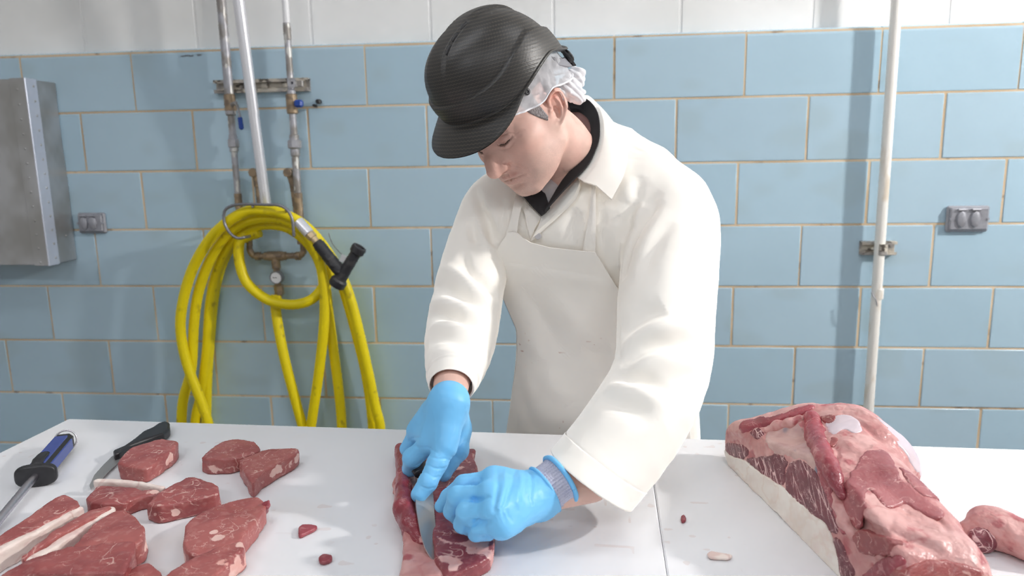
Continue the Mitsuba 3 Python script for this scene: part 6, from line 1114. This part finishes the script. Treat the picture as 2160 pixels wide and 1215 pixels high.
RIM_ = np.array([(0.2456, -1.206, 0.944), (0.2499, -1.2328, 0.947), (0.2619, -1.28, 0.9599), (0.2773, -1.3462, 0.9646), (0.2885, -1.3937, 0.9696), (0.2994, -1.4434, 0.9683), (0.3082, -1.4817, 0.971), (0.3148, -1.5105, 0.9721), (0.3166, -1.5244, 0.9617), (0.3184, -1.5426, 0.9427), (0.3219, -1.5501, 0.931), (0.3195, -1.55, 0.9331), (0.3117, -1.5153, 0.9335), (0.2983, -1.4519, 0.9434), (0.2819, -1.3759, 0.9485), (0.2624, -1.293, 0.9394), (0.2506, -1.2341, 0.9327)]); RIM_[11:] += np.array([-.012, -.012, -.012])
patch('fat_rim', RIM_, M_rim, .003, 60, .004, 'cream fat rim of the cut face')
patch('membrane', [(0.292, -1.2835, 1.0248), (0.3163, -1.305, 1.0394), (0.3306, -1.3198, 1.0403), (0.3314, -1.3575, 1.0313), (0.3139, -1.4377, 1.0411), (0.3129, -1.4675, 1.0343), (0.3068, -1.4412, 1.0323), (0.3004, -1.4139, 1.0282), (0.294, -1.3921, 1.0186), (0.2856, -1.3586, 1.0107), (0.2814, -1.3292, 1.0136)], M_membrane, .0010, 59, .006, 'greyish tan membrane')
patch('lean_patch', [(0.3135, -1.4567, 1.0404), (0.316, -1.4834, 1.0318), (0.3198, -1.5088, 1.0174), (0.3231, -1.5328, 1.0003), (0.3245, -1.5463, 0.9869), (0.3222, -1.5377, 0.9831), (0.3198, -1.5213, 0.9941), (0.3164, -1.4968, 1.0113), (0.3129, -1.4727, 1.0268)], M_red, .0022, 58, .004)
patch('rib_eye', [(0.2913, -1.3954, 0.9903), (0.2934, -1.3968, 1.0053), (0.2984, -1.4111, 1.02), (0.3042, -1.4334, 1.0272), (0.3123, -1.4711, 1.0249), (0.3156, -1.4903, 1.0167), (0.3183, -1.5125, 0.9979), (0.3198, -1.5286, 0.9801), (0.3171, -1.5209, 0.9725), (0.307, -1.4757, 0.9718), (0.2961, -1.4294, 0.9669), (0.2908, -1.4033, 0.9715)], M_eye, .0012, 61, .004, 'dark marbled eye of the cut face')
patch('side_muscle', [(0.2634, -1.2837, 0.965), (0.2784, -1.3358, 0.9938), (0.2865, -1.364, 1.0087), (0.2937, -1.3943, 1.0125), (0.2914, -1.3911, 0.9991), (0.2892, -1.394, 0.9753), (0.2784, -1.3506, 0.966), (0.2693, -1.3108, 0.9642)], M_eye, .0012, 62, .005)
patch('side_muscle', [(0.2446, -1.202, 0.952), (0.2463, -1.2085, 0.9625), (0.2589, -1.2559, 0.9796), (0.2653, -1.2858, 0.977), (0.2584, -1.2651, 0.9578), (0.2471, -1.2211, 0.9455), (0.2453, -1.21, 0.944)], M_eye, .0012, 63, .005)
patch('side_muscle', [(0.2679, -1.2749, 1.0066), (0.2782, -1.2774, 1.017), (0.2826, -1.3026, 1.0154), (0.2733, -1.295, 1.0091)], M_eye, .0015, 64, .003)
patch('side_muscle', [(0.3167, -1.5241, 0.9626), (0.3194, -1.5329, 0.9691), (0.3233, -1.5549, 0.9606), (0.3258, -1.5735, 0.9473), (0.3212, -1.5554, 0.9327), (0.3182, -1.5412, 0.9439)], M_eye, .0016, 65, .003)
patch('top_muscle', [(0.2592, -1.2443, 1.0018), (0.2757, -1.2508, 1.018), (0.2982, -1.2763, 1.0318), (0.3155, -1.2897, 1.0438), (0.3374, -1.2932, 1.0541), (0.3567, -1.294, 1.0588), (0.3388, -1.3052, 1.0518), (0.3113, -1.2978, 1.0384), (0.2907, -1.284, 1.0237), (0.2657, -1.2651, 1.0066)], M_red, .004, 66, .005, 'wet red muscle along the top edge')
patch('silverskin', [(0.36, -1.3436, 1.0518), (0.3789, -1.3379, 1.0621), (0.4004, -1.3489, 1.0626), (0.3941, -1.3852, 1.0599), (0.3826, -1.3998, 1.0593), (0.3729, -1.3853, 1.0594), (0.3578, -1.3943, 1.0561), (0.3529, -1.3837, 1.0537)], M_silver, .0012, 67, .004, 'greyish silverskin')
patch('silverskin', [(0.4385, -1.33, 1.058), (0.4557, -1.342, 1.0458), (0.4688, -1.366, 1.0349), (0.479, -1.3764, 1.0166), (0.4809, -1.386, 0.992), (0.4591, -1.4083, 1.0162), (0.4482, -1.4013, 1.0358), (0.4353, -1.3867, 1.0502)], M_silver, .0012, 68, .004, 'greyish silverskin')
patch('lean_patch', [(0.329, -1.5205, 1.0401), (0.3527, -1.487, 1.0442), (0.373, -1.4566, 1.0508), (0.3876, -1.4487, 1.0526), (0.4071, -1.4399, 1.05), (0.4024, -1.4772, 1.0476), (0.4009, -1.5055, 1.0414), (0.409, -1.5183, 1.0352), (0.4166, -1.5313, 1.0295), (0.4247, -1.5425, 1.0242), (0.4314, -1.5519, 1.0202), (0.4204, -1.5644, 1.02), (0.4062, -1.5527, 1.0218), (0.3942, -1.5422, 1.0257), (0.3837, -1.5459, 1.0252), (0.3646, -1.5574, 1.0284), (0.3572, -1.5429, 1.0344), (0.3533, -1.5308, 1.0375), (0.3387, -1.5492, 1.0379), (0.3359, -1.567, 1.0308), (0.3313, -1.5641, 1.0101), (0.3289, -1.5529, 1.0111), (0.3271, -1.537, 1.0254)], M_rose, .0018, 69, .006, 'bare rosy muscle on the rounded side')
patch('lean_patch', [(0.4099, -1.4852, 1.045), (0.4269, -1.494, 1.0347), (0.4377, -1.5022, 1.0245), (0.4437, -1.514, 1.0177), (0.4209, -1.5278, 1.0295), (0.4092, -1.5131, 1.0369)], M_rose, .0018, 70, .006)
patch('lean_patch', [(0.3289, -1.5644, 0.9899), (0.3337, -1.5779, 1.0047), (0.3392, -1.5992, 1.0109), (0.3475, -1.6199, 1.0172), (0.3447, -1.6245, 1.0083), (0.3376, -1.6027, 0.9911), (0.3313, -1.5789, 0.9828)], M_steak2, .004, 71, .005)
patch('lean_patch', [(0.3306, -1.5908, 0.9553), (0.3354, -1.603, 0.972), (0.3428, -1.623, 0.9969), (0.3497, -1.6365, 1.0078), (0.3465, -1.6382, 0.9978), (0.3405, -1.6243, 0.9754)], M_red, .003, 72, .005)
patch('lean_patch', [(0.3461, -1.6406, 0.9909), (0.3655, -1.6424, 1.0027), (0.3935, -1.637, 1.0043), (0.4151, -1.6397, 0.9998), (0.4334, -1.636, 0.9956), (0.4294, -1.6416, 0.9902), (0.3797, -1.6491, 0.9893), (0.3458, -1.6425, 0.9851)], M_steak2, .003, 73, .005)
patch('lean_patch', [(0.3577, -1.3255, 1.0534), (0.3723, -1.3347, 1.0601), (0.3712, -1.3453, 1.0575), (0.3626, -1.3454, 1.0533)], M_steak2, .002, 74, .003)
patch('lean_patch', [(0.3505, -1.4, 1.0525), (0.355, -1.4052, 1.0535), (0.3511, -1.4159, 1.0498), (0.3435, -1.4196, 1.0466)], M_steak2, .002, 75, .003)
rg_ = [(0.3472, -1.3199, 1.0499), (0.3443, -1.3463, 1.0392), (0.3315, -1.407, 1.0422), (0.3231, -1.4584, 1.0448), (0.3215, -1.4919, 1.0402), (0.3227, -1.5127, 1.033), (0.3245, -1.5254, 1.0257)]
rs_ = spline(rg_, 4)
m = biggest(net(lambda p: d_chain(p, rs_, list(np.interp(np.linspace(0, 1, len(rs_)), [0, .15, .4, .7, 1], [.012, .0155, .0135, .0115, .006]))) + .0042 * 2 * nz(p, 48, 76, 3), np.min(rg_, 0) - .025, np.max(rg_, 0) + .025, .0022, project=0)); v = np.array(m.vertices)
put('ridge_muscle', m, M_red, roast, 'red muscle along the ridge of the cut face', smooth=True, uv=uvm(v, [(rg_[2] + A(.012, 0, .004), .008), (rg_[1] + A(.012, 0, .006), .007)]))
gl_ = [[(0.3208, -1.513, 1.0173), (0.323, -1.5279, 1.0081), (0.3249, -1.5435, 0.9957), (0.3279, -1.5596, 0.9903)], [(0.3323, -1.3128, 1.0457), (0.3191, -1.3121, 1.0377), (0.3038, -1.3014, 1.0294), (0.2895, -1.2947, 1.0201)]]
for i_, c_ in enumerate(gl_):
    m = biggest(net(lambda p: d_chain(p, c_, [.006, .008, .008, .006], .006) + .005 * 2 * nz(p, 70, 80 + i_, 2), np.min(c_, 0) - .02, np.max(c_, 0) + .02, .0022, project=0)); put('fat_seam', m, M_pfat, roast, smooth=True)
# trimmings beside the roast
k = thing('fat_trimming', 'long pink fat trimming with a dark meat core, lying right of the large roast', 'meat trimming')
tp = [A(*(0.5177, -1.4629, 0.948)), A(*(0.543, -1.4583, 0.952)), A(*(0.557, -1.4753, 0.952)), A(*(0.5694, -1.4937, 0.952)), A(*(0.5896, -1.5037, 0.95))]
def d_trim(p): return smax(d_chain(p * np.array([1, 1, 1.25], p.dtype), np.array(tp) * [1, 1, 1.25], [.020, .030, .027, .027, .027], .01) + .006 * 2 * nz(p, 34, 90, 3), TZ + .0004 - p[:, 2], .002)
put('fat', drop(biggest(net(d_trim, np.min(tp, 0) - .05, np.max(tp, 0) + .05, .0028, project=0)), TZ), M_pfat, k, smooth=True)
c_ = A(*(0.5208, -1.4808, 0.946)); m = biggest(net(lambda p: d_ell(p, c_, (.020, .013, .018)) + .003 * 2 * nz(p, 80, 91, 2), c_ - .03, c_ + .03, .002, project=0)); put('meat_core', m, M_eye, k, 'dark red meat core', smooth=True, uv=uvm(np.array(m.vertices)))
